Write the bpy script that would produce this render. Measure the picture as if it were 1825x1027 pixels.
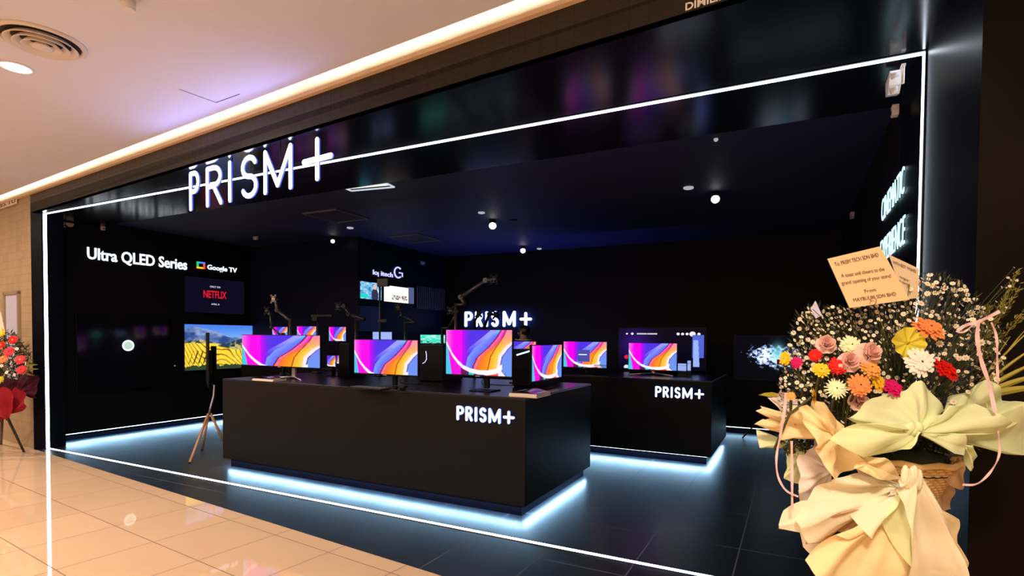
import bpy, bmesh, math, random
import numpy as np
from mathutils import Vector, Matrix
random.seed(7)
PI = math.pi
scn = bpy.context.scene
for o in list(bpy.data.objects): bpy.data.objects.remove(o)
C = scn.collection

# ---------------------------------------------------------------- camera
YAW, PITCH, ROLL = 0.457595, -0.025765, -0.008579
FPX, PCX, PCY, EYE = 967.63, 939.42, 625.11, 1.55
RM = Matrix.Rotation(YAW, 3, 'Z') @ Matrix.Rotation(PITCH, 3, 'X') @ Matrix.Rotation(ROLL, 3, 'Y')
cam = bpy.data.cameras.new('camera'); camo = bpy.data.objects.new('camera', cam); C.objects.link(camo)
camo.matrix_world = Matrix.Translation((0, 0, EYE)) @ (RM @ Matrix.Rotation(PI/2, 3, 'X')).to_4x4()
cam.sensor_width = 36; cam.lens = FPX/1825*36
cam.shift_x = (912.5-PCX)/1825; cam.shift_y = (PCY-513.5)/1825
cam.clip_start = 0.05; scn.camera = camo

# ---------------------------------------------------------------- world, exposure, large lights
w = bpy.data.worlds.new('world'); scn.world = w; w.use_nodes = True
w.node_tree.nodes['Background'].inputs[0].default_value = (0.30, 0.30, 0.42, 1)
w.node_tree.nodes['Background'].inputs[1].default_value = 0.02
vs = scn.view_settings
vs.view_transform = 'Standard'; vs.look = 'None'; vs.gamma = 1; vs.exposure = 0.0; vs.use_curve_mapping = False
WARM = (1.0, 0.80, 0.62); COOL = (0.36, 0.68, 1.0)
def area(name, loc, size, power, color, rot=(0, 0, 0), shape='RECTANGLE', size_y=None, spread=PI):
    l = bpy.data.lights.new(name, 'AREA'); l.shape = shape; l.size = size
    if size_y: l.size_y = size_y
    l.energy = power; l.color = color; l.spread = spread
    o = bpy.data.objects.new(name, l); C.objects.link(o); o.location = loc; o.rotation_euler = rot
    return o
# lamps of the mall corridor ceiling
for (x, y, p) in ((-5.13, 1.95, 60), (-7.9, 1.6, 70), (-10.6, 1.8, 75), (-2.4, -0.6, 75), (-5.2, -1.2, 95), (-8.6, -1.4, 95), (0.3, -0.7, 150), (-0.9, -3.4, 90), (-5.2, -3.8, 90), (3.2, 0.2, 20)):
    area('ceiling_lamp', (x, y, 3.40), 0.17 if y > 1 else 0.6, p, WARM, shape='DISK')

# ---------------------------------------------------------------- pixel to point on a real plane
def ray(px, py): return RM @ Vector(((px-PCX)/FPX, 1, -(py-PCY)/FPX))
EYEV = Vector((0, 0, EYE))
def onp(px, py, n, d):
    r = ray(px, py); n = Vector(n); return EYEV + r*((d-n.dot(EYEV))/n.dot(r))
def atZ(px, py, z=0.0): return onp(px, py, (0, 0, 1), z)
def atY(px, py, y): return onp(px, py, (0, 1, 0), y)
def atX(px, py, x): return onp(px, py, (1, 0, 0), x)
TH = -0.0954721
FT = Vector((math.cos(TH), math.sin(TH), 0)); FN = Vector((-math.sin(TH), math.cos(TH), 0)); FD = 2.668   # mall facade plane: tangent, inward normal
def atF(px, py, off=0.0): return onp(px, py, FN, FD+off)
def fp(t, off, z): return FT*t + FN*(FD+off) + Vector((0, 0, z))       # point by distance along the facade
def atD(px, py, d):                                                     # point at distance d ahead
    return EYEV + ray(px, py)*d

# ---------------------------------------------------------------- materials
def lin(c):
    def f(v):
        v /= 255.0
        return v/12.92 if v <= 0.04045 else ((v+0.055)/1.055)**2.4
    return tuple(f(x) for x in c)
MATS = {}
def pm(name, rgb, rough=0.5, metal=0.0, spec=0.5, noise=0.0, nscale=8.0, bump=0.0, bscale=40.0, trans=0.0, coat=0.0, raw=False, subs=0.0):
    if name in MATS: return MATS[name]
    m = bpy.data.materials.new(name); m.use_nodes = True; nt = m.node_tree; b = nt.nodes['Principled BSDF']
    c = rgb if raw else lin(rgb)
    b.inputs['Base Color'].default_value = (*c, 1); b.inputs['Roughness'].default_value = rough
    b.inputs['Metallic'].default_value = metal; b.inputs['Specular IOR Level'].default_value = spec
    b.inputs['Coat Weight'].default_value = coat
    tc = nt.nodes.new('ShaderNodeTexCoord')
    if noise > 0:
        n = nt.nodes.new('ShaderNodeTexNoise'); n.inputs['Scale'].default_value = nscale; n.inputs['Detail'].default_value = 4
        mx = nt.nodes.new('ShaderNodeMix'); mx.data_type = 'RGBA'
        mx.inputs[6].default_value = (*[v*(1-noise) for v in c], 1); mx.inputs[7].default_value = (*[min(1, v*(1+noise)) for v in c], 1)
        nt.links.new(tc.outputs['Object'], n.inputs['Vector']); nt.links.new(n.outputs['Fac'], mx.inputs[0]); nt.links.new(mx.outputs[2], b.inputs['Base Color'])
    if bump > 0:
        n2 = nt.nodes.new('ShaderNodeTexNoise'); n2.inputs['Scale'].default_value = bscale; n2.inputs['Detail'].default_value = 3
        bp = nt.nodes.new('ShaderNodeBump'); bp.inputs['Strength'].default_value = bump; bp.inputs['Distance'].default_value = 0.01
        nt.links.new(tc.outputs['Object'], n2.inputs['Vector']); nt.links.new(n2.outputs['Fac'], bp.inputs['Height']); nt.links.new(bp.outputs['Normal'], b.inputs['Normal'])
    if trans > 0:
        t = nt.nodes.new('ShaderNodeBsdfTranslucent'); t.inputs['Color'].default_value = (*c, 1)
        ms = nt.nodes.new('ShaderNodeMixShader'); ms.inputs[0].default_value = trans
        out = nt.nodes['Material Output']
        nt.links.new(b.outputs[0], ms.inputs[1]); nt.links.new(t.outputs[0], ms.inputs[2]); nt.links.new(ms.outputs[0], out.inputs[0])
    MATS[name] = m; return m
def em(name, rgb, strength, raw=False):
    if name in MATS: return MATS[name]
    m = bpy.data.materials.new(name); m.use_nodes = True; nt = m.node_tree; b = nt.nodes['Principled BSDF']
    c = rgb if raw else lin(rgb)
    b.inputs['Base Color'].default_value = (0.02, 0.02, 0.02, 1)
    b.inputs['Emission Color'].default_value = (*c, 1); b.inputs['Emission Strength'].default_value = strength
    MATS[name] = m; return m
def tile_mat(name, ang, px, py, ox, oy, gap, tile, grout, rough, grough=0.6, var=0.06, spec=0.5, axes='XY', nscale=3.0, mottle=0.1, rvar=0.0, bump=0.0):
    """tiles laid square in a plane; ang turns them, px/py the period, ox/oy a joint's place"""
    m = bpy.data.materials.new(name); m.use_nodes = True; nt = m.node_tree; b = nt.nodes['Principled BSDF']; L = nt.links.new; N = nt.nodes.new
    geo = N('ShaderNodeNewGeometry'); mp = N('ShaderNodeMapping'); mp.vector_type = 'TEXTURE'; mp.inputs['Rotation'].default_value = (0, 0, ang)
    L(geo.outputs['Position'], mp.inputs['Vector']); sp = N('ShaderNodeSeparateXYZ'); L(mp.outputs[0], sp.inputs[0])
    def mth(op, a, bb=None, cl=False):
        n = N('ShaderNodeMath'); n.operation = op; n.use_clamp = cl
        for i, v in enumerate((a, bb)):
            if v is None: continue
            if isinstance(v, (int, float)): n.inputs[i].default_value = v
            else: L(v, n.inputs[i])
        return n.outputs[0]
    def cell(o, period, off):
        t = mth('DIVIDE', mth('SUBTRACT', o, off), period); fl = mth('FLOOR', t); fr = mth('SUBTRACT', t, fl)
        dd = mth('MINIMUM', fr, mth('SUBTRACT', 1.0, fr)); return fl, mth('MULTIPLY', dd, period)
    A = sp.outputs['XYZ'.index(axes[0])]; B = sp.outputs['XYZ'.index(axes[1])]
    fa, da = cell(A, px, ox); fb, db = cell(B, py, oy)
    g = mth('LESS_THAN', mth('MINIMUM', da, db), gap/2)
    cx = N('ShaderNodeCombineXYZ'); L(fa, cx.inputs[0]); L(fb, cx.inputs[1])
    wn = N('ShaderNodeTexWhiteNoise'); L(cx.outputs[0], wn.inputs['Vector'])
    ns = N('ShaderNodeTexNoise'); ns.inputs['Scale'].default_value = nscale; ns.inputs['Detail'].default_value = 6; L(geo.outputs['Position'], ns.inputs['Vector'])
    v = mth('ADD', mth('ADD', mth('MULTIPLY', wn.outputs['Value'], var*2), 1-var), mth('MULTIPLY', mth('SUBTRACT', ns.outputs['Fac'], 0.5), mottle*2))
    cm = N('ShaderNodeVectorMath'); cm.operation = 'SCALE'; cm.inputs[0].default_value = tile; L(v, cm.inputs[3])
    mx = N('ShaderNodeMix'); mx.data_type = 'RGBA'; L(g, mx.inputs[0]); L(cm.outputs[0], mx.inputs[6]); mx.inputs[7].default_value = (*grout, 1)
    L(mx.outputs[2], b.inputs['Base Color'])
    r = mth('ADD', mth('MULTIPLY', g, grough-rough), rough)
    if rvar: r = mth('ADD', r, mth('MULTIPLY', mth('SUBTRACT', ns.outputs['Fac'], 0.5), rvar))
    L(r, b.inputs['Roughness']); b.inputs['Specular IOR Level'].default_value = spec
    if bump:
        bp = N('ShaderNodeBump'); bp.inputs['Strength'].default_value = bump; bp.inputs['Distance'].default_value = 0.003; bp.invert = True
        L(g, bp.inputs['Height']); L(bp.outputs[0], b.inputs['Normal'])
    MATS[name] = m; return m

M_black = pm('black_laminate', (0.004, 0.004, 0.006), 0.5, raw=True, spec=0.10)
M_wall = pm('black_wall_paint', (0.0035, 0.0035, 0.005), 0.6, raw=True, spec=0.15)
M_ceil = pm('dark_ceiling_paint', (0.016, 0.020, 0.060), 0.6, raw=True, spec=0.2)
M_gloss = pm('gloss_black_panel', (0.003, 0.003, 0.006), 0.16, raw=True, spec=0.5, bump=0.04, bscale=3)
M_gloss2 = pm('satin_black_panel', (0.002, 0.002, 0.005), 0.36, raw=True, spec=0.08)
M_counter = pm('counter_laminate', (0.0085, 0.0072, 0.0060), 0.55, raw=True, spec=0.12, noise=0.12, nscale=3)
M_ctop = pm('counter_top_gloss', (0.006, 0.006, 0.012), 0.30, raw=True, spec=0.4)
M_plastic = pm('black_plastic', (0.005, 0.005, 0.007), 0.4, raw=True, spec=0.15)
M_metal = pm('dark_metal', (0.022, 0.022, 0.026), 0.4, metal=0.5, raw=True)
M_silver = pm('silver_metal', (0.75, 0.72, 0.70), 0.3, metal=0.8, raw=True)
M_white = pm('white_plastic', (0.75, 0.72, 0.68), 0.5, raw=True)
M_ceilm = pm('mall_ceiling_paint', (0.68, 0.67, 0.74), 0.85, raw=True, spec=0.1, noise=0.02)
M_cove = pm('cove_white_board', (0.85, 0.80, 0.72), 0.7, raw=True, spec=0.2)
M_lip = pm('cove_lip_paint', (0.70, 0.50, 0.33), 0.6, raw=True, noise=0.1, nscale=5)
M_led = em('led_white', (0.80, 0.88, 1.0), 9.0, raw=True)
M_led_thin = em('led_white_thin', (0.70, 0.85, 1.0), 4.0, raw=True)
M_face = em('sign_face_white', (0.80, 0.84, 1.0), 7.0, raw=True)
M_face2 = em('sign_face_soft', (0.93, 0.95, 1.0), 2.2, raw=True)
M_side2 = em('sign_halo_blue', (0.08, 0.15, 1.0), 14.0, raw=True)
M_side3 = em('sign_edge_blue', (0.08, 0.15, 1.0), 4.0, raw=True)
M_side = em('sign_side_blue', (0.10, 0.16, 0.9), 1.2, raw=True)
M_wood = pm('oak_leg_wood', (0.55, 0.26, 0.12), 0.45, raw=True, noise=0.2, nscale=12)
M_floor = tile_mat('beige_polished_tile', TH, 0.622, 0.575, -3.832, FD-0.145, 0.006, (0.70, 0.50, 0.33), (0.16, 0.09, 0.05), 0.035, var=0.03, mottle=0.07, spec=0.55, nscale=1.6)
M_dark = tile_mat('dark_store_tile', 0, 0.625, 0.835, -0.334, 4.25, 0.009, (0.0085, 0.0110, 0.0185), (0.075, 0.09, 0.13), 0.32, var=0.12, mottle=0.35, spec=0.45, nscale=2.4, rvar=0.12)
M_mosaic = tile_mat('bronze_mosaic_tile', TH, 0.105, 0.105, 0.0, 0.02, 0.004, (0.036, 0.029, 0.022), (0.026, 0.021, 0.016), 0.34, var=0.05, mottle=0.25, axes='XZ', spec=0.22)
M_beigewall = tile_mat('beige_mosaic_tile', TH, 0.105, 0.105, 0.0, 0.02, 0.004, (0.40, 0.29, 0.18), (0.30, 0.21, 0.13), 0.42, var=0.06, mottle=0.15, axes='XZ', spec=0.4)
M_marble = pm('brown_marble', (0.0075, 0.0052, 0.0032), 0.45, raw=True, noise=0.7, nscale=2.2, spec=0.03)

# ---------------------------------------------------------------- mesh helpers
class B:
    def __init__(s): s.bm = bmesh.new(); s.mi = 0
    def _f(s, vs):
        try:
            f = s.bm.faces.new(vs); f.material_index = s.mi; return f
        except ValueError: return None
    def box(s, x0, x1, y0, y1, z0, z1, bev=0.0, mat=None):
        return s.obox(Vector(((x0+x1)/2, (y0+y1)/2, (z0+z1)/2)), Vector((1, 0, 0)), Vector((0, 1, 0)), Vector((0, 0, 1)), abs(x1-x0), abs(y1-y0), abs(z1-z0), bev)
    def obox(s, c, ax, ay, az, sx, sy, sz, bev=0.0):
        c = Vector(c); vs = []
        for k in (-.5, .5):
            for j in (-.5, .5):
                for i in (-.5, .5): vs.append(s.bm.verts.new(c + ax*(i*sx) + ay*(j*sy) + az*(k*sz)))
        fs = [s._f([vs[i] for i in q]) for q in ((0, 2, 3, 1), (4, 5, 7, 6), (0, 1, 5, 4), (2, 6, 7, 3), (0, 4, 6, 2), (1, 3, 7, 5))]
        if bev > 0:
            es = list({e for f in fs for e in f.edges})
            r = bmesh.ops.bevel(s.bm, geom=es, offset=bev, segments=2, affect='EDGES', profile=0.5)
            for f in r['faces']: f.material_index = s.mi
        return s
    def ring(s, c, n, r, seg, up=None, ry=None):
        n = Vector(n).normalized(); a = n.orthogonal().normalized() if up is None else (Vector(up)-n*n.dot(Vector(up))).normalized(); b = n.cross(a)
        return [s.bm.verts.new(Vector(c)+a*(math.cos(2*PI*i/seg)*r)+b*(math.sin(2*PI*i/seg)*(ry or r))) for i in range(seg)]
    def bridge(s, A, Bb):
        n = len(A)
        for i in range(n):
            f = s._f([A[i], A[(i+1) % n], Bb[(i+1) % n], Bb[i]])
            if f: f.smooth = True
    def cyl(s, p0, p1, r0, r1=None, seg=12, cap=True):
        p0 = Vector(p0); p1 = Vector(p1); r1 = r0 if r1 is None else r1; d = p1-p0; up = d.orthogonal()
        A = s.ring(p0, d, r0, seg, up); Bb = s.ring(p1, d, r1, seg, up); s.bridge(A, Bb)
        if cap: s._f(A[::-1]); s._f(Bb)
        return s
    def tube(s, pts, r, seg=8, cap=True):
        pts = [Vector(p) for p in pts]; R_ = r if isinstance(r, (list, tuple)) else [r]*len(pts); prev = None; up = None
        for i, p in enumerate(pts):
            d = (pts[min(i+1, len(pts)-1)]-pts[max(i-1, 0)]).normalized()
            if up is None: up = d.orthogonal().normalized()
            up = (up-d*d.dot(up)).normalized()
            A = s.ring(p, d, R_[i], seg, up)
            if prev: s.bridge(prev, A)
            elif cap: s._f(A[::-1])
            prev = A
        if cap: s._f(prev)
        return s
    def lathe(s, c, prof, seg=24, axis=(0, 0, 1), cap=True):
        c = Vector(c); ax = Vector(axis).normalized(); up = ax.orthogonal(); prev = None
        for r, h in prof:
            A = s.ring(c+ax*h, ax, max(r, 1e-4), seg, up)
            if prev: s.bridge(prev, A)
            elif cap: s._f(A[::-1])
            prev = A
        if cap: s._f(prev)
        return s
    def prism(s, pts, vec):
        a = [s.bm.verts.new(Vector(p)) for p in pts]; b = [s.bm.verts.new(Vector(p)+Vector(vec)) for p in pts]
        s._f(a[::-1]); s._f(b); n = len(a)
        for i in range(n): s._f([a[i], a[(i+1) % n], b[(i+1) % n], b[i]])
        return s
    def quad(s, pts): s._f([s.bm.verts.new(Vector(p)) for p in pts]); return s
    def ball(s, c, r, seg=12, squash=(1, 1, 1)):
        c = Vector(c); prev = None; rows = seg//2
        top = s.bm.verts.new(c+Vector((0, 0, r*squash[2]))); bot = s.bm.verts.new(c-Vector((0, 0, r*squash[2])))
        for j in range(1, rows):
            t = PI*j/rows
            A = [s.bm.verts.new(c+Vector((math.sin(t)*math.cos(2*PI*i/seg)*r*squash[0], math.sin(t)*math.sin(2*PI*i/seg)*r*squash[1], math.cos(t)*r*squash[2]))) for i in range(seg)]
            if prev is None:
                for i in range(seg):
                    f = s._f([top, A[i], A[(i+1) % seg]]); f.smooth = True
            else:
                for i in range(seg):
                    f = s._f([prev[i], A[i], A[(i+1) % seg], prev[(i+1) % seg]]); f.smooth = True
            prev = A
        for i in range(seg):
            f = s._f([prev[i], bot, prev[(i+1) % seg]]); f.smooth = True
        return s
PMAT = {}
def mesh_obj(name, me, mats, parent, world=True):
    mats = mats if isinstance(mats, (list, tuple)) else [mats]
    if not me.materials:
        for m in mats: me.materials.append(m)
    o = bpy.data.objects.new(name, me); C.objects.link(o)
    if parent:
        o.parent = parent
        P = PMAT.get(parent.name)
        if world and P is not None: me.transform(P.inverted())
        PMAT[o.name] = P if P is not None else None
    return o
def obj(name, b, mats, parent=None, world=True, smooth=False):
    me = bpy.data.meshes.new(name)
    bmesh.ops.recalc_face_normals(b.bm, faces=b.bm.faces[:])
    if smooth:
        for f in b.bm.faces: f.smooth = True
    b.bm.to_mesh(me); b.bm.free()
    return mesh_obj(name, me, mats, parent, world)
def tag(o, label=None, cat=None, group=None, kind=None):
    if label: o['label'] = label
    if cat: o['category'] = cat
    if group: o['group'] = group
    if kind: o['kind'] = kind
    return o
def thing(name, label, cat, loc=(0, 0, 0), rz=0.0, group=None):
    o = bpy.data.objects.new(name, None); C.objects.link(o); o.empty_display_size = 0.1
    o.location = loc; o.rotation_euler = (0, 0, rz)
    PMAT[o.name] = Matrix.Translation(Vector(loc)) @ Matrix.Rotation(rz, 4, 'Z')
    return tag(o, label, cat, group)
def struct(name, b, m, smooth=False): return tag(obj(name, b, m, smooth=smooth), kind='structure')
def kids(o): return [c for c in bpy.data.objects if c.parent == o]
def copy_tree(o, loc=None, rz=None, label=None, parent=None):
    c = o.copy(); C.objects.link(c)
    if parent: c.parent = parent
    if loc is not None: c.location = loc
    if rz is not None: c.rotation_euler = (0, 0, rz)
    if label: c['label'] = label
    for k in kids(o): copy_tree(k, parent=c)
    return c

# lettering -------------------------------------------------------
def arc(cx, cy, rx, ry, a0, a1, n=10): return [(cx+rx*math.cos(math.radians(a0+(a1-a0)*i/n)), cy+ry*math.sin(math.radians(a0+(a1-a0)*i/n))) for i in range(n+1)]
GLYPH = {
 'P': (0.50, [[(0, 0), (0, 1)], [(0, 1), (.24, 1)]+arc(.24, .74, .24, .26, 90, -90)+[(0, .48)]]),
 'R': (0.50, [[(0, 0), (0, 1)], [(0, 1), (.22, 1)]+arc(.22, .75, .24, .25, 90, -90)+[(0, .50)], [(.22, .50), (.48, 0)]]),
 'I': (0.0, [[(0, 0), (0, 1)]]),
 'S': (0.46, [arc(.24, .755, .22, .245, 25, 270, 12)+arc(.24, .255, .23, .255, 90, -155, 12)]),
 'M': (0.70, [[(0, 0), (0, 1), (.35, .12), (.70, 1), (.70, 0)]]),
 '+': (0.62, [[(0, .5), (.62, .5)], [(.31, .06), (.31, .94)]])}
def glyph_mesh(g, o, u, v, n, h, wd, sw, depth, sx=1.0, vv=None):
    """strokes of width sw extruded by depth: o corner, u along, v up, n towards the reader"""
    b = B(); k = 14
    vv = vv or v
    for line in GLYPH[g][1]:
        P2 = [(x*h*sx*wd, y*h) for x, y in line]
        for i, (x, y) in enumerate(P2):
            pts = [(x+sw/2*math.cos(2*PI*j/k), y+sw/2*math.sin(2*PI*j/k)) for j in range(k)]
            cap(b, pts, o, u, vv, n, depth)
            if i+1 < len(P2):
                x2, y2 = P2[i+1]; dx, dy = x2-x, y2-y; L = math.hypot(dx, dy)
                if L < 1e-6: continue
                nx, ny = -dy/L*sw/2, dx/L*sw/2
                cap(b, [(x+nx, y+ny), (x-nx, y-ny), (x2-nx, y2-ny), (x2+nx, y2+ny)], o, u, vv, n, depth)
    return b
def cap(b, pts, o, u, v, n, depth):
    A = [b.bm.verts.new(Vector(o)+u*x+v*y) for x, y in pts]; F = [b.bm.verts.new(Vector(o)+u*x+v*y+n*depth) for x, y in pts]
    b.mi = 0; b._f(F); b.mi = 1; b._f(A[::-1]); m = len(A)
    for i in range(m): b._f([A[i], A[(i+1) % m], F[(i+1) % m], F[i]])
    b.mi = 0
def prism_sign(name, label, o, u, n, total, h, sw, depth, mats, layout=None, plus=1.0, zoff=0.0):
    t = thing(name, label, 'sign', tuple(o)); v = Vector((0, 0, 1))
    lay = layout or [(0.0, .16), (.20, .365), (.425, .425), (.50, .64), (.69, .86), (.90, 1.0)]
    ratio = total/h
    for ch, (a, e) in zip('PRISM+', lay):
        wd = 1.0 if ch == 'I' else ((e-a)*total-0)/(GLYPH[ch][0]*h)
        hh = h*(plus if ch == '+' else 1)
        wd2 = wd*(h/hh)
        b = glyph_mesh(ch, Vector(o)+u*(a*total)+v*(zoff if ch == '+' else 0), u, v, n, hh, wd2, sw, depth)
        obj({'+': 'plus_sign'}.get(ch, 'letter_'+ch.lower()), b, mats, t)
    return t
DG = None
def text_mesh(s, size, o, u, v, depth=0.0, align='LEFT', sx=1.0, bold=0.0, shear=0.0):
    cu = bpy.data.curves.new('t', 'FONT'); cu.body = s; cu.size = size; cu.extrude = depth/2; cu.align_x = align; cu.offset = bold*size; cu.shear = shear; cu.resolution_u = 3
    to = bpy.data.objects.new('t', cu); C.objects.link(to)
    dg = bpy.context.evaluated_depsgraph_get(); me = bpy.data.meshes.new_from_object(to.evaluated_get(dg))
    bpy.data.objects.remove(to); n = u.cross(v)
    M = Matrix(((u.x*sx, v.x, n.x, o[0]), (u.y*sx, v.y, n.y, o[1]), (u.z*sx, v.z, n.z, o[2]), (0, 0, 0, 1)))
    me.transform(M); return me
def text_w(s, size):
    me = text_mesh(s, size, (0, 0, 0), Vector((1, 0, 0)), Vector((0, 1, 0)))
    xs = [vv.co.x for vv in me.vertices]; r = (min(xs), max(xs)); bpy.data.meshes.remove(me); return r
def text_fit(name, s, p0, p1, height, mat, parent, v=Vector((0, 0, 1)), depth=0.01, bold=0.0, shear=0.0):
    """a line of writing from p0 to p1 (its baseline), capitals height tall"""
    p0 = Vector(p0); p1 = Vector(p1); L = (p1-p0).length; u = (p1-p0).normalized(); size = height/0.73
    a, e = text_w(s, size); sx = L/(e-a)
    v2 = (v-u*u.dot(v)*0).normalized()
    me = text_mesh(s, size, p0-u*(a*sx), u, v2, depth, sx=sx, bold=bold, shear=shear)
    return mesh_obj(name, me, mat, parent)

# pictures shown by screens ---------------------------------------
def ipl(v, P): xs = [p[0] for p in P]; return np.interp(v, xs, [p[1] for p in P])
def mixc(a, b, t):
    t = np.clip(t, 0, 1)[..., None]; return a*(1-t)+b*t
def wallpaper(u, v):
    c = lambda *x: np.array(x, float)
    A = ipl(v, [(0, .30), (.16, .31), (.39, .34), (.61, .45), (.84, .67), (1, .81)])
    Bc = ipl(v, [(0, .40), (.2, .43), (.4, .49), (.61, .65), (.84, .78), (1, .84)])
    Cc = ipl(v, [(0, .62), (.2, .66), (.42, .69), (.6, .76), (.84, .87), (1, .92)])
    Dc = ipl(v, [(0, .76), (.25, .79), (.45, .81), (.65, .91), (.75, 1.0), (1, 1.2)])
    Ec = ipl(v, [(0, .92), (.1, .86), (.25, .84), (.42, .86), (.6, .95), (.68, 1.0), (1, 1.3)])
    col = np.zeros(u.shape+(3,))+c(250, 0, 225)
    col = mixc(c(235, 120, 215)+np.zeros_like(col), col, u/.13)
    col = np.where((u > .25)[..., None], mixc(c(200, 0, 235)+np.zeros_like(col), c(78, 48, 222)+np.zeros_like(col), (u-.25)/.13), col)
    band = (u > A-.02-.10*v) & (u < A)
    col = np.where(band[..., None], mixc(col, c(150, 150, 245)+np.zeros_like(col), (v-.45)*2.5), col)
    lb = mixc(c(112, 150, 238)+np.zeros_like(col), c(100, 80, 235)+np.zeros_like(col), (u-A)/(Bc-A+1e-3)*.8)
    lb = np.where((v > .88)[..., None], mixc(lb, c(70, 220, 225)+np.zeros_like(col), (v-.88)*8), lb)
    col = np.where((u > A)[..., None], lb, col)
    og = mixc(c(250, 90, 60)+np.zeros_like(col), c(255, 150, 20)+np.zeros_like(col), (u-Bc)/(Cc-Bc)*1.1)
    og = mixc(og, c(235, 30, 190)+np.zeros_like(col), (v-.5)*2.4)
    og = np.where((np.abs(u-Bc-.035) < .012)[..., None], c(245, 110, 170), og)
    col = np.where((u > Bc)[..., None], og, col)
    col = np.where((np.abs(u-Bc) < .007)[..., None], c(60, 10, 70), col)
    ye = mixc(c(255, 165, 30)+np.zeros_like(col), c(255, 205, 90)+np.zeros_like(col), (u-Cc)/(Dc-Cc))
    ye = mixc(ye, c(250, 130, 190)+np.zeros_like(col), (v-.6)*2.2)
    col = np.where((u > Cc)[..., None], ye, col)
    col = np.where((np.abs(u-Cc) < .006)[..., None], c(110, 30, 50), col)
    col = np.where((u > Dc)[..., None], c(248, 225, 235), col)
    rb = mixc(c(98, 150, 232)+np.zeros_like(col), c(125, 120, 235)+np.zeros_like(col), v)
    col = np.where((u > Ec)[..., None], rb, col)
    col = np.where((np.abs(u-Ec) < .006)[..., None], c(60, 40, 120), col)
    W = ipl(u, [(0, .72), (.1, .44), (.18, .29), (.27, .17), (.38, .10), (.5, .065), (.65, .06), (.78, .10), (.86, .2), (1, .5)])
    th_ = .035+.03*u
    below = (v < W-th_) & (u < .8)
    lo = np.where((u < .09-.1*v)[..., None], c(70, 190, 225), np.where((u < .24)[..., None], c(240, 10, 215), c(95, 20, 80)))
    lo = np.where(((u > .36) & (u < .44))[..., None], c(40, 200, 195), lo)
    lo = np.where((u > .6)[..., None], c(240, 70, 60), lo)
    col = np.where(below[..., None], lo, col)
    rib = (np.abs(v-W) < th_) & (u < .86)
    col = np.where(rib[..., None], c(250, 235, 245), col)
    return col
def wall_wide(u, v): return wallpaper(u, .17+.83*v)
def rnd_noise(u, v, f, seed=0, oct=3):
    rs = np.random.RandomState(seed); out = np.zeros(u.shape); amp = 1; tot = 0
    for k in range(oct):
        n = int(f*2**k)+2; g = rs.rand(n+1, n+1); x = np.clip(u, 0, .9999)*(n-1); y = np.clip(v, 0, .9999)*(n-1)
        xi = x.astype(int); yi = y.astype(int); fx = x-xi; fy = y-yi; fx = fx*fx*(3-2*fx); fy = fy*fy*(3-2*fy)
        out += amp*((g[xi, yi]*(1-fx)+g[xi+1, yi]*fx)*(1-fy)+(g[xi, yi+1]*(1-fx)+g[xi+1, yi+1]*fx)*fy); tot += amp; amp *= .5
    return out/tot
def landscape(u, v):
    c = lambda *x: np.array(x, float)+np.zeros(u.shape+(3,))
    n = rnd_noise(u, v, 9, 3, 4); n2 = rnd_noise(u, v, 5, 8, 2)
    col = mixc(c(120, 165, 235), c(70, 125, 225), (v-.7)*4)
    ridge = .78+.12*np.sin(u*5+1)+.08*n2+.1*np.maximum(0, u-.5)
    mt = mixc(c(45, 70, 130), c(135, 155, 200), (n-.3)*2.4)
    col = np.where((v < ridge)[..., None], mt, col)
    far = .62+.05*np.sin(u*9)+.08*np.maximum(0, u-.4)
    fg = mixc(c(40, 60, 75), c(190, 175, 110), (rnd_noise(u, v, 16, 5)-.38)*4)
    col = np.where((v < far)[..., None], fg, col)
    col = np.where(((v < .68) & (v > .50) & (np.abs(u-.58) < .12) & (n > .5))[..., None], c(25, 50, 70), col)
    near = np.where(u < .45, .60-.05*u, .52-.35*(u-.45)+.9*np.maximum(0, u-.72))
    wave = np.sin((v*9+u*14+2.2*np.sin(u*7)+1.5*n2)*5.2)
    gold = np.where((wave > .82)[..., None], c(120, 85, 20), mixc(c(238, 190, 40), c(255, 225, 80), n))
    gold = np.where(((v < .42) & (v > .14) & (np.abs(u-.16-.25*v) < .15) & (np.sin((u-.22*v)*95) > .72))[..., None], c(25, 30, 20), gold)
    col = np.where((v < near)[..., None], gold, col)
    col = np.where((v < .05+.10*rnd_noise(u, v*.1, 30, 9, 2))[..., None], c(45, 65, 45), col)
    return col
def city(u, v):
    n = rnd_noise(u, v, 26, 4, 2); base = np.zeros(u.shape+(3,))+np.array([4, 5, 12.])
    env = np.exp(-((v-.60+.12*u)/.30)**2)*np.clip((u-.0)*2.2, .35, 1)
    k = np.clip((n*env-.27)*6, 0, 1)
    col = mixc(base, base*0+np.array([150, 180, 245.]), k)
    k2 = np.clip((n*env-.42)*9, 0, 1); col = mixc(col, base*0+np.array([245, 248, 255.]), k2)
    hx = np.exp(-((u-.66)/.10)**2-((v-.62)/.2)**2); col = mixc(col, base*0+np.array([130, 215, 230.]), hx*.9)
    col = np.where(((np.abs(u-.70) < .05) & (np.abs(v-.42) < .06))[..., None], np.array([70, 8, 25.]), col)
    col = np.where((v < .14)[..., None], base, col)
    return col
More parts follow.
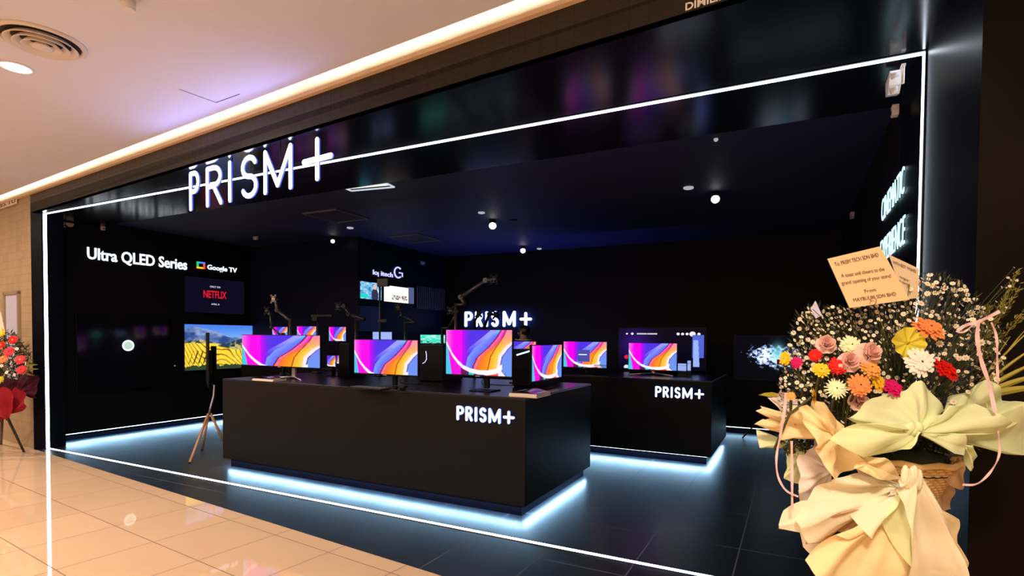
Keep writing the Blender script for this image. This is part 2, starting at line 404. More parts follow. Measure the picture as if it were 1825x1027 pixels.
def osd(u, v):
    z = np.zeros(u.shape+(3,)); col = z+np.array([6, 4, 20.])
    g = np.exp(-((u-.2)/.22)**2-((v-.62)/.4)**2); col = mixc(col, z+np.array([60, 20, 140.]), g*.75)
    bar = (np.abs(v-.86) < .018) & (u > .22) & (u < .46) & (np.sin(u*420) > -.6); col = np.where(bar[..., None], 225., col)
    for cx, r in ((.10, .012), (.165, .016), (.70, .018), (.75, .017), (.80, .017), (.86, .034), (.93, .017)):
        col = np.where((((u-cx)**2+((v-.86)*.58)**2) < r*r)[..., None], np.array([235, 235, 245.]), col)
    col = np.where((((u-.10)**2+((v-.28)*.58)**2) < .03**2)[..., None], np.array([225, 30, 70.]), col)
    col = np.where((((u-.10)**2+((v-.03)*.58)**2) < .032**2)[..., None], np.array([210, 225, 250.]), col)
    dr = (u > .86) & (u < .985) & (v < .84) & (v > .30); col = np.where(dr[..., None], np.array([80, 100, 205.]), col)
    col = np.where(((u > .87) & (u < .92+.03*(.8-v)) & (v < .72) & (v > .08))[..., None], np.array([150, 175, 245.]), col)
    return col
def news(u, v):
    z = np.zeros(u.shape+(3,)); col = mixc(z+np.array([40, 130, 190.]), z+np.array([225, 240, 250.]), rnd_noise(u, v, 8, 12)*1.6-.4)
    body = (((u-.68)/.16)**2+((v-.25)/.42)**2 < 1); col = np.where(body[..., None], np.array([50, 45, 70.]), col)
    hd = (((u-.68)/.08)**2+((v-.75)/.16)**2 < 1); col = np.where(hd[..., None], np.array([215, 180, 175.]), col)
    col = np.where(((v < .3) & (u < .36) & (v > .08))[..., None], np.array([30, 205, 190.]), col)
    return col
def pale(u, v):
    z = np.zeros(u.shape+(3,)); col = z+np.array([250, 238, 228.])
    k = (rnd_noise(u, v, 20, 21) > .5) & (np.abs(v-.3) < .14) & (u > .3) & (u < .95); col = np.where(k[..., None], np.array([110, 95, 110.]), col)
    return col
def teal(u, v):
    z = np.zeros(u.shape+(3,)); n = rnd_noise(u, v, 6, 31); col = mixc(z+np.array([60, 215, 190.]), z+np.array([200, 245, 225.]), (n-.3)*2.2)
    return np.where(((v < .4) & (n > .55))[..., None], np.array([20, 110, 100.]), col)
def words(u, v):
    z = np.zeros(u.shape+(3,)); col = z+np.array([120, 150, 235.])
    return np.where((np.sin(v*90) > .2)[..., None], np.array([190, 205, 250.]), col)
def dialog(u, v):
    col = wallpaper(u, v); k = (u > .33) & (u < .62) & (v > .22) & (v < .68); col = np.where(k[..., None], np.array([70, 75, 160.]), col)
    k2 = (u > .36) & (u < .55) & (np.abs(v-.5) < .02); col = np.where(k2[..., None], 240., col)
    k3 = (u > .72) & (v < .12) & (np.sin(v*160) > 0); col = np.where(k3[..., None], np.array([60, 60, 110.]), col)
    return col
def screen_mat(st):
    nm = 'screen_light_%g' % st
    if nm in MATS: return MATS[nm]
    m = bpy.data.materials.new(nm); m.use_nodes = True; nt = m.node_tree; b = nt.nodes['Principled BSDF']
    a = nt.nodes.new('ShaderNodeVertexColor'); a.layer_name = 'picture'
    b.inputs['Base Color'].default_value = (0.004, 0.004, 0.004, 1); b.inputs['Roughness'].default_value = 0.4; b.inputs['Specular IOR Level'].default_value = 0.06
    nt.links.new(a.outputs['Color'], b.inputs['Emission Color']); b.inputs['Emission Strength'].default_value = st
    MATS[nm] = m; return m
def screen(name, o, ux, vy, fn, parent, nu=150, nv=90, st=1.15, bend=0.0, nrm=None, world=True):
    """lit panel: o lower left corner, ux and vy its edges"""
    o, ux, vy = Vector(o), Vector(ux), Vector(vy); us = np.linspace(0, 1, nu+1); vvs = np.linspace(0, 1, nv+1)
    U, V = np.meshgrid(us, vvs)
    n = Vector(nrm) if nrm else Vector((0, 0, 0))
    bd = bend*((U-.5)**2*4)
    co = np.array(o)[None, None]+U[..., None]*np.array(ux)+V[..., None]*np.array(vy)+bd[..., None]*np.array(n)
    idx = np.arange((nu+1)*(nv+1)).reshape(nv+1, nu+1)
    f = np.stack([idx[:-1, :-1], idx[:-1, 1:], idx[1:, 1:], idx[1:, :-1]], -1).reshape(-1, 4)
    me = bpy.data.meshes.new(name); me.from_pydata(co.reshape(-1, 3).tolist(), [], f.tolist())
    col = np.clip(fn(U, V), 0, 255)/255.0; lc = np.where(col <= .04045, col/12.92, ((col+.055)/1.055)**2.4)
    at = me.color_attributes.new('picture', 'FLOAT_COLOR', 'POINT')
    rgba = np.concatenate([lc.reshape(-1, 3), np.ones(((nu+1)*(nv+1), 1))], 1).astype(np.float32); at.data.foreach_set('color', rgba.ravel())
    return mesh_obj(name, me, screen_mat(st), parent, world)
ZV = Vector((0, 0, 1)); XV = Vector((1, 0, 0)); YV = Vector((0, 1, 0))
# ================================================================ THE SETTING
LX = atZ(118, 787).x; RX = 0.615; BY = 9.47; SOF = 3.124; CZ = 3.2; MZ = 3.42
t_of = lambda p: FT.dot(Vector((p[0], p[1], 0)))
TL, TR = -9.33, 0.362
b = B(); b.prism([fp(-17, 0, 0), fp(6, 0, 0), fp(6, -9, 0), fp(-17, -9, 0)], (0, 0, -0.1)); struct('floor', b, M_floor)
b = B(); b.prism([fp(TL, 0, 0), fp(TR, 0, 0), (RX, BY, 0), (LX-0.3, BY, 0), (LX-0.3, 3.6, 0)], (0, 0, -0.1)); struct('floor', b, M_dark)
b = B(); b.prism([fp(-17, -.10, MZ), fp(6, -.10, MZ), fp(6, -9, MZ), fp(-17, -9, MZ)], (0, 0, 0.03)); struct('ceiling', b, M_ceilm)
b = B(); b.prism([(LX-.2, 4.40, CZ), (RX, 4.40, CZ), (RX, BY, CZ), (LX-.2, BY, CZ)], (0, 0, 0.1)); struct('ceiling', b, M_ceil)
b = B(); b.prism([fp(TL, 0.0, SOF), fp(TR+.02, 0.0, SOF), (RX, 4.42, SOF), (LX, 4.42, SOF)], (0, 0, 0.12)); struct('trim_1', b, M_gloss)
# fascia over the shopfront, cove board and lip over it
b = B(); b.prism([fp(TL, 0, SOF), fp(TR, 0, SOF), fp(TR, .05, SOF), fp(TL, .05, SOF)], (0, 0, 3.37-SOF)); struct('trim_2', b, M_mosaic)
b = B(); b.prism([fp(-17, 0.002, 3.37), fp(6, 0.002, 3.37), fp(6, .05, 3.37), fp(-17, .05, 3.37)], (0, 0, .36)); struct('trim_3', b, M_cove)
b = B(); b.prism([fp(-17, -.035, 3.352), fp(6, -.035, 3.352), fp(6, 0.0, 3.352), fp(-17, 0.0, 3.352)], (0, 0, .026)); struct('trim_4', b, M_lip)
b = B(); b.prism([fp(-17, -.4, 3.73), fp(6, -.4, 3.73), fp(6, .05, 3.73), fp(-17, .05, 3.73)], (0, 0, .03)); b.prism([fp(-17, -.4, MZ+.03), fp(6, -.4, MZ+.03), fp(6, -.37, MZ+.03), fp(-17, -.37, MZ+.03)], (0, 0, .28)); struct('trim_5', b, M_cove)
for t in (-14, -10.5, -7, -3.5, 0):
    area('cove_lamp', fp(t+1.6, -.2, 3.47), 3.4, 9, (1.0, 0.84, 0.62), rot=(PI/2, 0, TH), size_y=0.05)
# mall wall left of the shop, portal jambs, store walls, dark pillar at the right
b = B(); b.prism([fp(-17, 0, 0), fp(TL, 0, 0), fp(TL, .3, 0), fp(-17, .3, 0)], (0, 0, 3.37)); struct('wall_left', b, M_beigewall)
b = B(); b.prism([fp(TL, 0, 0), fp(TL+.02, -.001, 0), (-8.94, 3.62, 0), (-8.94, 3.86, 0), (LX, 3.90, 0), (LX-.3, 3.90, 0)], (0, 0, SOF)); struct('trim_6', b, M_gloss2)
b = B(); b.box(LX-.1, LX, 3.88, BY, 0.10, CZ); struct('wall_left', b, M_wall)
b = B(); b.box(LX-.1, LX-.04, 3.88, BY, 0, .10); struct('baseboard_left', b, M_gloss2)
b = B(); b.prism([fp(TR, 0, 0), (RX, 4.42, 0), (RX+.1, 4.42, 0), (RX+.1, 2.7, 0)], (0, 0, SOF+.1)); struct('trim_7', b, M_gloss2)
b = B(); b.box(RX, RX+.1, 4.42, BY, 0, CZ+.05); struct('wall_right', b, M_wall)
b = B(); b.prism([fp(TR, 0, 0), fp(6, 0, 0), fp(6, .3, 0), fp(TR+.02, .3, 0)], (0, 0, 3.37)); struct('wall_right', b, M_marble)
b = B(); b.box(LX-.1, RX+.1, BY, BY+.1, .10, CZ); struct('wall_back', b, M_wall)
b = B(); b.box(LX-.1, RX+.1, BY+.06, BY+.1, 0, .10); struct('baseboard_back', b, M_gloss2)
PXX, PYY = atY(638, 500, 6.95).x, 6.95
b = B(); b.box(LX, PXX, PYY, BY, 0, CZ); struct('wall_partition', b, pm('navy_wall_paint', (0.004, 0.005, 0.016), 0.5, raw=True, spec=0.1))
# the far side of the mall corridor, behind the viewer
b = B(); b.prism([fp(-17, -9, 0), fp(6, -9, 0), fp(6, -9.2, 0), fp(-17, -9.2, 0)], (0, 0, MZ)); struct('wall_front', b, M_beigewall)
b = B(); b.prism([fp(-17, -9, 0), fp(-17, 0, 0), fp(-17.2, 0, 0), fp(-17.2, -9, 0)], (0, 0, MZ)); struct('wall_left', b, M_beigewall)
b = B(); b.prism([fp(6, -9, 0), fp(6, 0, 0), fp(6.2, 0, 0), fp(6.2, -9, 0)], (0, 0, MZ)); struct('wall_right', b, M_beigewall)
# hatch in the mall ceiling: two hairline joints
b = B(); h = [atZ(x, y, MZ-.0015) for x, y in ((319, 159), (385, 183), (427, 168))]
for p, q in ((h[0], h[1]), (h[1], h[2])):
    d = (q-p).normalized(); s_ = d.cross(ZV)*.004; b.prism([p-s_, p+s_, q+s_, q-s_], (0, 0, .001))
struct('trim_8', b, pm('hatch_joint', (0.06, 0.04, 0.05), .8, raw=True))

# ---------------------------------------------------------------- light strips of the portal frame
SY = 3.655
def strip(label, x0, x1, y0, y1, z0, z1, ch):
    t = thing('led_strip', label, 'light strip', ((x0+x1)/2, (y0+y1)/2, (z0+z1)/2), group=None)
    b = B(); b.box(x0, x1, y0, y1, z0, z1); obj('light_tube', b, M_led, t)
    b = B(); b.box(*ch); obj('channel', b, M_plastic, t)
strip('white light strip running along the black soffit over the shopfront', -8.93, RX-.005, SY-.016, SY+.016, SOF-.008, SOF-.001, (-8.94, RX-.003, SY-.03, SY+.03, SOF-.004, SOF))
strip('upright white light strip on the left jamb of the shop', -8.938, -8.925, SY-.018, SY+.018, 0.004, SOF-.002, (-8.94, -8.932, SY-.03, SY+.03, 0.004, SOF-.002))
strip('upright white light strip on the right jamb beside the flower stand', RX-.014, RX-.002, SY-.016, SY+.016, 0.004, SOF-.01, (RX-.008, RX, SY-.03, SY+.03, 0.004, SOF-.002))
strip('white light strip let into the dark floor across the shopfront', -8.92, RX-.02, SY-.017, SY+.017, 0.0, 0.004, (-8.93, RX-.01, SY-.026, SY+.026, -0.002, 0.002))
def under(label, p0, p1, out, power, wd=.02, z=.088, vis=True, zs=.094):
    """strip below a plinth edge: p0 to p1 on the floor plan, out the outward normal"""
    p0 = Vector((*p0, 0)); p1 = Vector((*p1, 0)); d = p1-p0; L = d.length; out = Vector((*out, 0)); c = (p0+p1)/2
    t = thing('led_strip', label, 'light strip', tuple(c+ZV*zs))
    b = B(); b.obox(c+ZV*zs, d.normalized(), out, ZV, L, wd, .008); obj('light_tube', b, M_led_thin, t)
    a = area('plinth_lamp', (0, 0, 0), L, power, COOL, size_y=wd)
    zl = -(out*math.sin(.5)-ZV*math.cos(.5)); xl = d.normalized(); yl = zl.cross(xl)
    a.matrix_world = Matrix(((xl.x, yl.x, zl.x, 0), (xl.y, yl.y, zl.y, 0), (xl.z, yl.z, zl.z, 0), (0, 0, 0, 1))); a.location = c+ZV*(zs-.012)+out*.006
under('white light strip glowing under the black wall at the left', (LX-.012, 3.95), (LX-.012, PYY), (1, 0), 15)
under('white light strip glowing under the back wall right of the counters', (PXX, BY+.012), (RX-.02, BY+.012), (0, -1), 10)

# ---------------------------------------------------------------- counters
def counter(name, label, x0, x1, y0, y1, top, sidesp, mat, ins=.06):
    t = thing(name, label, 'counter', ((x0+x1)/2, (y0+y1)/2, 0))
    b = B(); b.box(x0, x1, y0, y1, .10, top-.02, .003); obj('body', b, mat, t)
    b = B(); b.box(x0+ins, x1-ins, y0+ins, y1-ins, 0.001, .10); obj('plinth', b, M_gloss2, t)
    b = B(); b.box(x0, x1, y0, y1, top-.02, top, .003); obj('top_panel', b, M_ctop, t)
    return t
C1 = (-5.975, -2.03, 4.10, 5.75); CT = 1.03
counter('display_counter', 'long dark brown display counter at the front with a lit white name', *C1, CT, 1, M_counter)
C2 = (-3.6, -.885, 6.87, 8.48)
counter('display_counter', 'black display counter behind the long one with a lit white name at its right end', *C2, CT, 1, M_black)
under('bluish light strip under the front edge of the long counter', (C1[0]+.05, C1[2]+.045), (C1[1]-.05, C1[2]+.045), (0, -1), 19)
under('bluish light strip under the right end of the long counter', (C1[1]-.045, C1[2]+.05), (C1[1]-.045, C1[3]-.05), (1, 0), 9)
under('bluish light strip under the left end of the long counter', (C1[0]+.045, C1[2]+.05), (C1[0]+.045, C1[3]-.05), (-1, 0), 5)
under('bluish light strip under the front edge of the black rear counter', (C2[0]+.05, C2[2]+.045), (C2[1]-.05, C2[2]+.045), (0, -1), 15)
under('bluish light strip under the right end of the black rear counter', (C2[1]-.045, C2[2]+.05), (C2[1]-.045, C2[3]-.05), (1, 0), 7)
C3 = (-8.6, -4.25, 6.25, 6.90)
counter('display_bench', 'low black bench along the partition holding the distant monitors', *C3, CT, 1, M_black)

# ---------------------------------------------------------------- signs
OS = .125; p = atF(342, 377, OS); o = fp(t_of(p), OS, 2.758); q = fp(t_of(atF(591, 330, OS)), OS, 2.758)
tot = (q-o).length
def fr(px, py): return (t_of(atF(px, py, OS))-t_of(o))/tot
lay = [(fr(342, 340), fr(356, 340)), (fr(372, 340), fr(397, 340)), (fr(412, 330), fr(412, 330)), (fr(434, 330), fr(458, 330)), (fr(475, 320), fr(520, 310)), (fr(544, 290), fr(592, 285))]
sg = prism_sign('shop_sign', 'big lit white shop name hanging under the soffit at the left of the shopfront', o, FT, -FN, tot, .332, .044, .014, [M_face, M_side], lay, plus=1.02, zoff=.0)
for (px) in (345, 412, 445, 498, 568):
    x = fp(t_of(atF(px, 300, OS)), OS+.01, 0); b = B(); b.cyl(x+ZV*3.0, x+ZV*SOF, .004); obj('hanger_rod', b, M_metal, sg)
a = area('added_sign_uplight', (0, 0, 0), tot, 8, (.34, .38, 1.0), size_y=.03); c_ = (o+q)/2  # lamp added just before the letters to throw violet onto the mall ceiling
yl = FN; zl = (FN*math.cos(math.radians(76))-ZV*math.sin(math.radians(76))).normalized(); xl = FT; yl = zl.cross(xl)
a.matrix_world = Matrix(((xl.x, yl.x, zl.x, c_.x), (xl.y, yl.y, zl.y, c_.y), (xl.z, yl.z, zl.z, 3.07), (0, 0, 0, 1))); a.location = c_*1.0+ZV*(3.06-c_.z)-FN*.095
lay2 = [(.02, .115), (.18, .27), (.345, .345), (.425, .505), (.585, .75), (.83, .98)]
a_, c_ = atY(815, 750, C1[2]), atY(918, 750, C1[2]); z0 = .805
prism_sign('counter_sign', 'lit white name in capitals on the front of the long brown counter', Vector((a_.x, C1[2]-.001, z0)), XV, -YV, c_.x-a_.x, .108, .023, .014, [M_face2, M_side3], lay2, plus=.95)
a_, c_ = atY(1168, 707, C2[2]), atY(1255, 707, C2[2])
prism_sign('counter_sign', 'lit white name in capitals on the front of the black rear counter', Vector((a_.x, C2[2]-.001, .812)), XV, -YV, c_.x-a_.x, .115, .023, .014, [M_face2, M_side3], lay2, plus=.95)
a_, c_ = atY(829, 580, BY), atY(951, 580, BY)
prism_sign('wall_sign', 'lit white name on the back wall behind the person', Vector((a_.x, BY-.03, 1.765)), XV, -YV, c_.x-a_.x, .26, .052, .03, [M_face2, M_side2], [(.03, .12), (.19, .27), (.345, .345), (.43, .50), (.60, .745), (.84, .97)], plus=.95)
M_txt = em('lit_letter_white', (.86, .93, 1.0), 1.3, raw=True)
def sign_line(name, label, s, plane, p0, p1, h, parent=None, mat=None, depth=.012, bold=0.0, part='lettering'):
    t = parent or thing(name, label, 'sign', tuple(p0))
    text_fit(part, s, p0, p1, h, mat or M_txt, t, depth=depth, bold=bold); return t
w = lambda px, py, e=.008: atX(px, py, LX+e)
# letter wall at the left: read from near to far
p0, p1 = w(156, 462), w(333, 480); zz = (p0.z+p1.z)/2; hh = w(156, 437).z-p0.z
sign_line('wall_sign', 'lit white words Ultra QLED Series on the black wall at the left', 'Ultra QLED Series', None, (LX+.008, p0.y, zz), (LX+.008, p1.y, zz), hh*.86, bold=.02)
p0, p1 = w(370, 480), w(422, 486); zz = (p0.z+p1.z)/2
gt = sign_line('wall_sign', 'lit television brand words with a small four-coloured frame beside them', 'Google TV', None, (LX+.008, p0.y, zz), (LX+.008, p1.y, zz), .085, bold=.02)
c_ = w(358, 473); cols = (('red', (255, 60, 50)), ('yellow', (255, 195, 20)), ('green', (40, 190, 90)), ('blue', (60, 130, 250)))
ly, lz = .075, .06
for (nm, rgb), (y0, y1, z0, z1) in zip(cols, ((.55, 1, -1, .5), (-1, .55, -1, -.5), (-1, -.5, -.5, 1), (-.5, 1, .5, 1))):
    b = B(); b.box(LX+.004, LX+.014, c_.y+y0*ly, c_.y+y1*ly, c_.z+z0*lz, c_.z+z1*lz, .003)
    tag(obj('logo_bar', b, em('logo_'+nm, rgb, 1.3), gt), nm+' bar of the frame logo')
# round lit emblem glowing on the switched-off television
# logitech wall, on the flank of the partition
fx = PXX+.008
v_ = lambda px, py: atX(px, py, fx)
p0, p1 = v_(665, 488), v_(700, 493); lg = sign_line('wall_sign', 'small blue-white lit brand word with a round letter emblem on the far flank wall', 'logitech', None, (fx, p0.y, p0.z-.01), (fx, p1.y, p0.z-.01), .085, mat=em('lit_letter_violet', (.45, .45, 1.0), 1.6, raw=True), bold=.015)
c0 = v_(709, 486); b = B()
b.tube([(fx+.008, c0.y+.085*math.cos(a)*1.2, c0.z+.095*math.sin(a)) for a in [math.radians(x) for x in range(50, 311, 20)]], .014, 8); b.tube([(fx+.008, c0.y+.03, c0.z), (fx+.008, c0.y+.12, c0.z), (fx+.008, c0.y+.12, c0.z-.07)], .013, 6)
obj('emblem', b, MATS['lit_letter_violet'], lg)
# CINEMATIC EXPERIENCE on the right wall: read from far to near
rx = RX-.01; M_cy = em('lit_letter_cyan', (.55, .86, 1.0), 1.5, raw=True)
r_ = lambda px, py: atX(px, py, rx)
ce = thing('wall_sign', 'two tall lit words in thin capitals on the right wall above the flowers', 'sign', (rx, 5.0, 2.4))
for s, (ax, ay), (bx, by), top in (('CINEMATIC', (1571, 388), (1611, 343), (1611, 291)), ('EXPERIENCE', (1569, 455), (1612, 434), (1612, 378))):
    p0 = r_(ax, ay); p1 = r_(bx, by); tp = r_(*top); zz = p1.z
    text_fit('word', s, (rx, p0.y, zz), (rx, p1.y, zz), (tp.z-p1.z)*.98, M_cy, ce, depth=.006, bold=-.012)
# white letters on the fascia at the top right
p0 = atF(1222, 20, -.004); z_ = p0.z+.003; k = .0
fs = thing('fascia_lettering', 'white capitals at the top right edge of the dark fascia', 'sign', tuple(p0))
text_fit('lettering', 'DIMILIKI OLEH', (p0.x, p0.y, z_), tuple(Vector((p0.x, p0.y, z_))+FT*.36), .036, pm('white_vinyl', (.9, .88, .85), .5, raw=True), fs, depth=.003, bold=.02)
# shop-front plate at far left
a0, a1 = atF(-30, 385, -.01), atF(31, 352, -.01); zt, zb = atF(31, 350, -.01).z, atF(31, 363, -.01).z
pl = thing('name_plate', 'small pale plate with dark capitals on the tiled wall at far left', 'sign', tuple(a1))
b = B(); b.prism([(a0.x, a0.y, zb), (a1.x, a1.y, zb), (a1.x, a1.y, zt), (a0.x, a0.y, zt)], tuple(-FN*.01)); obj('plate', b, pm('plate_cream', (.75, .66, .55), .6, raw=True), pl)
text_fit('lettering', 'PRINGLES TU', Vector((a0.x, a0.y, zb+.02))-FN*.012, Vector((a1.x, a1.y, zb+.02))-FN*.012-FT*.04, zt-zb-.04, pm('dark_ink', (.07, .05, .04), .7, raw=True), pl, depth=.002)

# blue light bars added out of view to tint the shop ceiling
for lab, x, y, L_, pw, clr in (('added blue light bar, unseen on the floor behind the rear counter television', -3.9, 8.62, 1.2, 16, (.16, .22, 1.0)), ('added dim blue light bar, unseen on the floor at the foot of the partition flank', -5.9, 7.6, 1.0, 7, (.22, .28, .9))):
    t = thing('light_bar', lab, 'light strip', (x, y, 0)); b = B(); b.box(x-L_/2, x+L_/2, y-.03, y+.03, 0, .03); obj('housing', b, M_plastic, t)
    b = B(); b.box(x-L_/2+.01, x+L_/2-.01, y-.02, y+.02, .03, .034); obj('light_tube', b, em('added_blue_tube', (.2, .3, 1.0), 3.0, raw=True), t)
    area('added_blue_uplight', (x, y, .04), L_, pw, clr, rot=(PI, 0, 0), size_y=.04, spread=1.7)
# ---------------------------------------------------------------- televisions on the walls
def wall_tv(label, o, u, hh, n, fn, st=1.1, frame=.012, off=False, group=None):
    """o lower left corner seen from the front, u along, n towards the room"""
    o = Vector(o); u = Vector(u); n = Vector(n); un = u.normalized(); L = u.length
    t = thing('television', label, 'television', tuple(o))
    b = B(); b.obox(o+u/2+ZV*(hh/2)+n*.022, un, n, ZV, L+frame*2, .04, hh+frame*2, .004); obj('housing', b, M_plastic, t)
    if fn: screen('screen', o+n*.0435, u, ZV*hh, fn, t, 190, 110, st)
    else:
        b = B(); b.prism([o+n*.0435, o+u+n*.0435, o+u+ZV*hh+n*.0435, o+ZV*hh+n*.0435], n*.001); obj('screen', b, pm('switched_off_glass', (.004, .004, .007), .08, raw=True), t)
    return t
def onleft(px0, px1, pyt, pyb):
    a = w(px0, pyb); c = w(px1, pyb); tp = w(px0, pyt); return (LX+.002, a.y, a.z), (0, c.y-a.y, 0), tp.z-a.z
def dark_blue(u, v): return np.zeros(u.shape+(3,))+np.array([13, 10, 30.])
o, u, h = onleft(327, 433, 492, 556)
tv = wall_tv('television high on the left wall showing a red film service name on navy', o, u, h, (1, 0, 0), dark_blue)
fx2 = LX+.047; c0 = w(381, 525)
yl = c0.y
for s, z_, hh_, wd_, m in (('ONLY ON', .115, .035, .19, em('text_white', (.8, .82, 1), 1.0, raw=True)), ('NETFLIX', -.065, .13, .42, em('text_red', (215, 20, 40), 1.2)), ('APRIL 8', -.19, .03, .15, MATS.get('text_white') or em('text_white', (.8, .82, 1), 1.0, raw=True))):
    text_fit('screen_text', s, (fx2, yl-wd_/2, c0.z+z_), (fx2, yl+wd_/2, c0.z+z_), hh_, m, tv, depth=.001, bold=.02 if s == 'NETFLIX' else 0)
o, u, h = onleft(327, 451, 578, 661)
wall_tv('television on the left wall showing golden rice terraces under blue hills', o, u, h, (1, 0, 0), landscape, 1.2)
o, u, h = onleft(136, 300, 560, 700)
tv = wall_tv('large dark television near the shopfront on the left wall with a round white emblem', o, u, h, (1, 0, 0), None)
c0 = w(226, 616); b = B(); b.lathe((LX+.044, c0.y, c0.z), [(.085, 0), (.085, .003)], 32, (1, 0, 0)); obj('emblem', b, em('emblem_white', (.85, .92, 1), 1.5, raw=True), tv)
b = B(); b.lathe((LX+.0475, c0.y, c0.z), [(.062, 0), (.062, .002)], 32, (1, 0, 0)); em_ = obj('emblem_centre', b, em('emblem_green', (190, 225, 200), 1.0), tv)
b = B(); c1 = w(309, 652); b.lathe((LX+.044, c1.y, c1.z), [(.008, 0), (.008, .003)], 12, (1, 0, 0)); obj('standby_light', b, em('standby', (255, 170, 130), 1.2), tv)
p0, p1, p2 = v_(639, 532), v_(677, 536), v_(639, 501)
wall_tv('television on the far flank wall showing a news presenter', (fx-.006, p0.y, p0.z), (0, p1.y-p0.y, 0), p2.z-p0.z, (1, 0, 0), news, 1.2)
p0, p1, p2 = v_(680, 537), v_(725, 541), v_(680, 508)
wall_tv('bright cream television right of the news one on the far flank wall', (fx-.006, p0.y+.02, p0.z), (0, p1.y-p0.y-.02, 0), p2.z-p0.z, (1, 0, 0), pale, 1.3)
p0, p1, p2 = v_(638, 590), v_(675, 590), v_(638, 545)
wall_tv('dim navy television below the news one on the far flank wall', (fx-.006, p0.y, p0.z), (0, p1.y-p0.y, 0), p2.z-p0.z, (1, 0, 0), lambda a, c: np.zeros(a.shape+(3,))+np.array([13, 16, 42.]), 1.0)
a0, a1, a2 = atY(1308, 676, BY-.01), atY(1427, 676, BY-.01), atY(1308, 598, BY-.01)
wall_tv('television on the back wall beside the flowers showing a night crowd in white and blue', (a0.x, BY-.002, a0.z), (a1.x-a0.x, 0, 0), a2.z-a0.z, (0, -1, 0), city, 1.1)
# slatted panel on the far flank wall
M_slat = pm('grey_slat', (.10, .10, .14), .45, raw=True)
sl = thing('slatted_panel', 'dark slatted wall panel right of the cream television', 'wall panel', (fx, 8.6, 0))
y0, y1 = v_(741, 530).y, BY-.02; zb, zt = v_(741, 550).z, v_(741, 509).z
b = B(); b.box(PXX, PXX+.01, y0, y1, zb, zt); obj('backing', b, M_plastic, sl)
b = B(); n = 15
for i in range(n):
    y = y0+(y1-y0)*(i+.5)/n; b.box(PXX+.01, PXX+.035, y-.010, y+.010, zb, zt, .002)
obj('slats', b, M_slat, sl)
lf = thing('glowing_panel', 'narrow pale lit panel between the cream television and the slats', 'wall panel', (fx, 8.3, 2.3))
ya, yb = v_(727, 520).y, v_(737, 520).y
b = B(); b.box(PXX, PXX+.02, ya, yb, v_(727, 541).z, v_(727, 512).z, .002); obj('panel', b, em('panel_pale', (100, 110, 160), .7), lf)

# ---------------------------------------------------------------- monitors on the counters
def monitor(label, cl, cr, zt, zb, base=None, fn=wallpaper, st=1.15, stand='plate', bend=0.0, group='desktop monitors on the counters', nu=150, nv=84, neck=None, feet_z=CT):
    """cl, cr: floor-plan corners of the lit screen, seen left and right"""
    cl = Vector((*cl, 0)); cr = Vector((*cr, 0)); u = cr-cl; L = u.length; un = u.normalized(); n = un.cross(ZV); hh = zt-zb; mid = (cl+cr)/2
    t = thing('monitor', label, 'monitor', (mid.x, mid.y, feet_z), group=None)
    b = B(); b.obox(mid-n*.018+ZV*(zb+hh/2-.004), un, n, ZV, L+.014, .026, hh+.022, .004)
    b.obox(mid-n*.045+ZV*(zb+hh*.45), un, n, ZV, L*.5, .04, hh*.5, .012); obj('housing', b, M_plastic, t)
    screen('screen', cl-n*.004+ZV*zb, u, ZV*hh, fn, t, nu, nv, st)
    b = B(); b.obox(mid-n*.0025+ZV*(zb-.009), un, n, ZV, .05, .002, .005); obj('logo_strip', b, pm('logo_grey', (.5, .5, .55), .4, raw=True), t)
    c = mid-n*.10 if neck is None else Vector((*neck, 0))
    if stand in ('plate', 'vee'):
        b = B(); b.obox(c+ZV*((feet_z+zb+hh*.5)/2+.01), un, n, ZV, .05, .028, zb+hh*.5-feet_z-.02, .004); obj('neck', b, M_plastic if stand == 'plate' else M_silver, t)
    if stand == 'plate':
        b = B(); b.obox(c+n*.04+ZV*(feet_z+.006), un, n, ZV, .24, .19, .012, .005); obj('base', b, M_plastic, t)
    elif stand == 'vee':
        for s in (-1, 1):
            b = B(); b.tube([c+ZV*(feet_z+.03), c+un*(.30*s)+n*.16+ZV*(feet_z+.009)], [.010, .007], 8); obj('foot', b, M_silver, t)
    elif stand == 'arm':
        b = B(); b.cyl(c+ZV*feet_z, c+ZV*(feet_z+.02), .05); b.cyl(c+ZV*(feet_z+.02), c+ZV*(zb+hh*.5), .017); b.obox(c*.5+(mid-n*.05)*.5+ZV*(zb+hh*.5), un, n, ZV, .03, .12, .04); obj('pole', b, M_plastic, t)
    return t
def mon_px(label, px0, px1, pyt, pyb, y, **k):
    a = atY(px0, pyb, y); c = atY(px1, pyb, y); tp = atY((px0+px1)/2, pyt, y); bt = atY((px0+px1)/2, pyb, y)
    return monitor(label, (a.x, y), (c.x, y), tp.z, bt.z, **k)
y = 4.38; mon_px('ultrawide monitor on a silver splayed stand at the left end of the long counter', 431, 569.5, 598, 653, y, fn=wall_wide, stand='vee', neck=(atY(524, 650, y+.1).x, y+.1), nu=200, nv=80)
mon_px('wide monitor behind the keyboard in the middle of the long counter', 631, 743.5, 606.5, 667, 4.22, fn=wall_wide, neck=(atY(703, 690, 4.3).x, 4.31), nu=190, nv=100)
mon_px('tallest monitor left of the brochures on the long counter', 794.5, 911.5, 588.5, 669, 4.40, fn=wallpaper, neck=(atY(868, 690, 4.5).x, 4.5), nu=190, nv=120)
a, c = atY(949, 648, 4.62), atY(1001.5, 643, 5.36)
monitor('monitor turned aside at the right end of the long counter', (a.x, 4.62), (c.x, 5.36), (atY(949, 616, 4.62).z+atY(1001, 615, 5.36).z)/2, (atY(949, 681, 4.62).z+atY(1001, 671, 5.36).z)/2, fn=wallpaper)
mon_px('monitor with an open window on its picture, left on the black rear counter', 1004, 1080.5, 609.5, 655, 7.12, fn=dialog)
